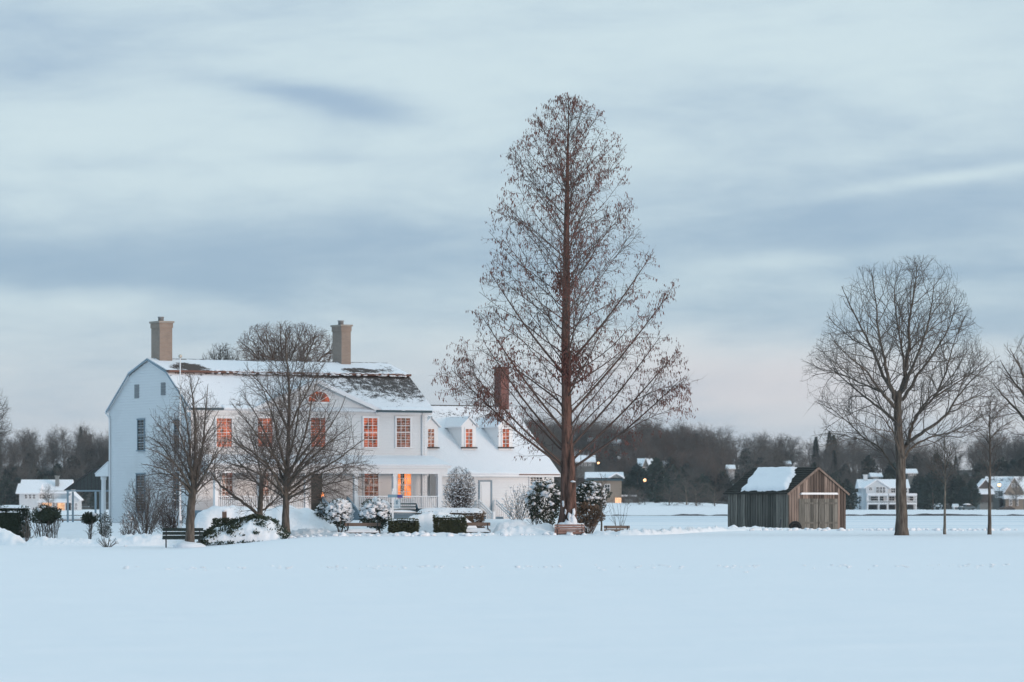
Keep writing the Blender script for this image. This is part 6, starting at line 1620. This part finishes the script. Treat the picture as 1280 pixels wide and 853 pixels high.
warp = t.m('MULTIPLY', t.m('SUBTRACT', t.noise(t.scale(v1_, (1.7, 1.2, 1)), 1.0, 4), .5), 1.4)
def band(px, py, wx, wy, amp, tilt=0.0):               # one cloud bank, in degrees of sky
    a0, e0 = deg(px, py); k_ = 87.27
    da = t.m('SUBTRACT', az, a0)
    de = t.m('SUBTRACT', t.m('ADD', el, t.m('MULTIPLY', warp, wy / k_ * .55)), t.m('ADD', e0, t.m('MULTIPLY', da, -tilt)))
    q = t.m('ADD', t.m('POWER', t.m('ABSOLUTE', t.m('DIVIDE', da, wx / k_)), 2.0), t.m('POWER', t.m('ABSOLUTE', t.m('DIVIDE', de, wy / k_)), 2.0))
    return t.m('MULTIPLY', t.m('EXPONENT', t.m('MULTIPLY', q, -1.0)), amp)
for b_ in ((250, 315, 420, 52, .42, .02), (60, 345, 260, 30, .22, .03), (640, 330, 420, 50, .22, -.02), (385, 116, 110, 14, .62, .10), (470, 140, 75, 16, .42, .12), (1120, 262, 330, 42, .44, -.03), (1250, 195, 170, 22, .30, -.05), (1010, 300, 200, 30, .16, 0),
           (900, 150, 240, 34, .15, .10), (40, 55, 160, 50, .26, .1), (60, 200, 220, 18, .12, .05), (1220, 345, 200, 26, .22, 0), (720, 395, 420, 22, .14, 0), (1100, 400, 260, 30, .22, 0), (120, 480, 260, 22, .10, 0), (420, 200, 90, 10, .2, .05),
           (620, 60, 420, 60, -.22, 0), (240, 170, 260, 40, -.25, .05), (1180, 225, 130, 9, -.5, -.12), (1000, 325, 90, 12, -.35, -.05), (900, 450, 330, 22, -.26, .02), (150, 380, 300, 18, -.30, .05), (1000, 60, 300, 60, -.12, 0), (700, 180, 240, 34, -.16, 0), (960, 505, 300, 24, -.16, 0)):
    D = t.m('ADD', D, band(*b_))
cm = t.ss(D, -.36, .70)
light = t.mix(t.ss(el, 0.5, 3.4), (.635, .655, .69), (.58, .705, .765))
lowr = band(930, 480, 330, 50, 1.0)
light = t.mix(t.m('MULTIPLY', lowr, .7), light, (.66, .635, .67))
dark = t.mix(t.ss(el, 1.0, 6.5), (.30, .435, .565), (.335, .46, .605))
cloud = t.mix(cm, light, dark)
# away from the picture the overcast brightens overhead and glows warm low towards the set sun
zen = t.ss(el, 8.0, 50.0)
cloud = t.mix(zen, cloud, (.655, .845, .96))
lside = t.m('ADD', t.m('MULTIPLY', dx, -.80), t.m('MULTIPLY', dy, -.60))
cloud = t.mix(t.m('MULTIPLY', t.ss(lside, .15, .75), t.m('SUBTRACT', 1.0, t.ss(el, 35.0, 75.0))), cloud, (.27, .44, .61))
sv_ = (math.sin(SUN_AZ), math.cos(SUN_AZ))
toward = t.m('ADD', t.m('MULTIPLY', dx, sv_[0]), t.m('MULTIPLY', dy, sv_[1]))
glow = t.m('MULTIPLY', t.ss(toward, .55, .98), t.m('SUBTRACT', 1.0, t.ss(el, 2.0, 20.0)))
cloud = t.mix(t.m('MULTIPLY', glow, .85), cloud, (.95, .66, .54))
cloud = t.scale(cloud, (10, 10, 10))
t.put(bg.inputs['Color'], t.mix(.90, sky.outputs[0], cloud)); bg.inputs['Strength'].default_value = .10

sd = bpy.data.lights.new('sun', 'SUN'); sd.energy = 1.6; sd.angle = R(16); sd.color = (1.0, .78, .67)
so = bpy.data.objects.new('sun', sd); COL.objects.link(so)
to = Vector((math.sin(SUN_AZ) * math.cos(SUN_EL), math.cos(SUN_AZ) * math.cos(SUN_EL), math.sin(SUN_EL)))
so.rotation_euler = to.to_track_quat('Z', 'Y').to_euler(); so.location = (60, -60, 30)

cd = bpy.data.cameras.new('camera'); cam = bpy.data.objects.new('camera', cd); COL.objects.link(cam)
cam.location = (0, 0, H); cam.rotation_euler = (math.pi / 2, 0, 0)
cd.sensor_width = 36.0; cd.lens = 36.0 * F / 1280; cd.shift_y = (HZ - 426.5) / 1280
cd.clip_start = .5; cd.clip_end = 20000
cd.dof.use_dof = True; cd.dof.focus_distance = 210.0; cd.dof.aperture_fstop = 1.9
sc.camera = cam
sc.view_settings.view_transform = 'Standard'; sc.view_settings.look = 'None'; sc.view_settings.exposure = .21; sc.view_settings.gamma = 1
sc.view_settings.use_curve_mapping = False
sc.render.engine = 'CYCLES'; sc.cycles.use_denoising = True; sc.cycles.max_bounces = 5; sc.cycles.diffuse_bounces = 3; sc.cycles.glossy_bounces = 2; sc.cycles.transparent_max_bounces = 4
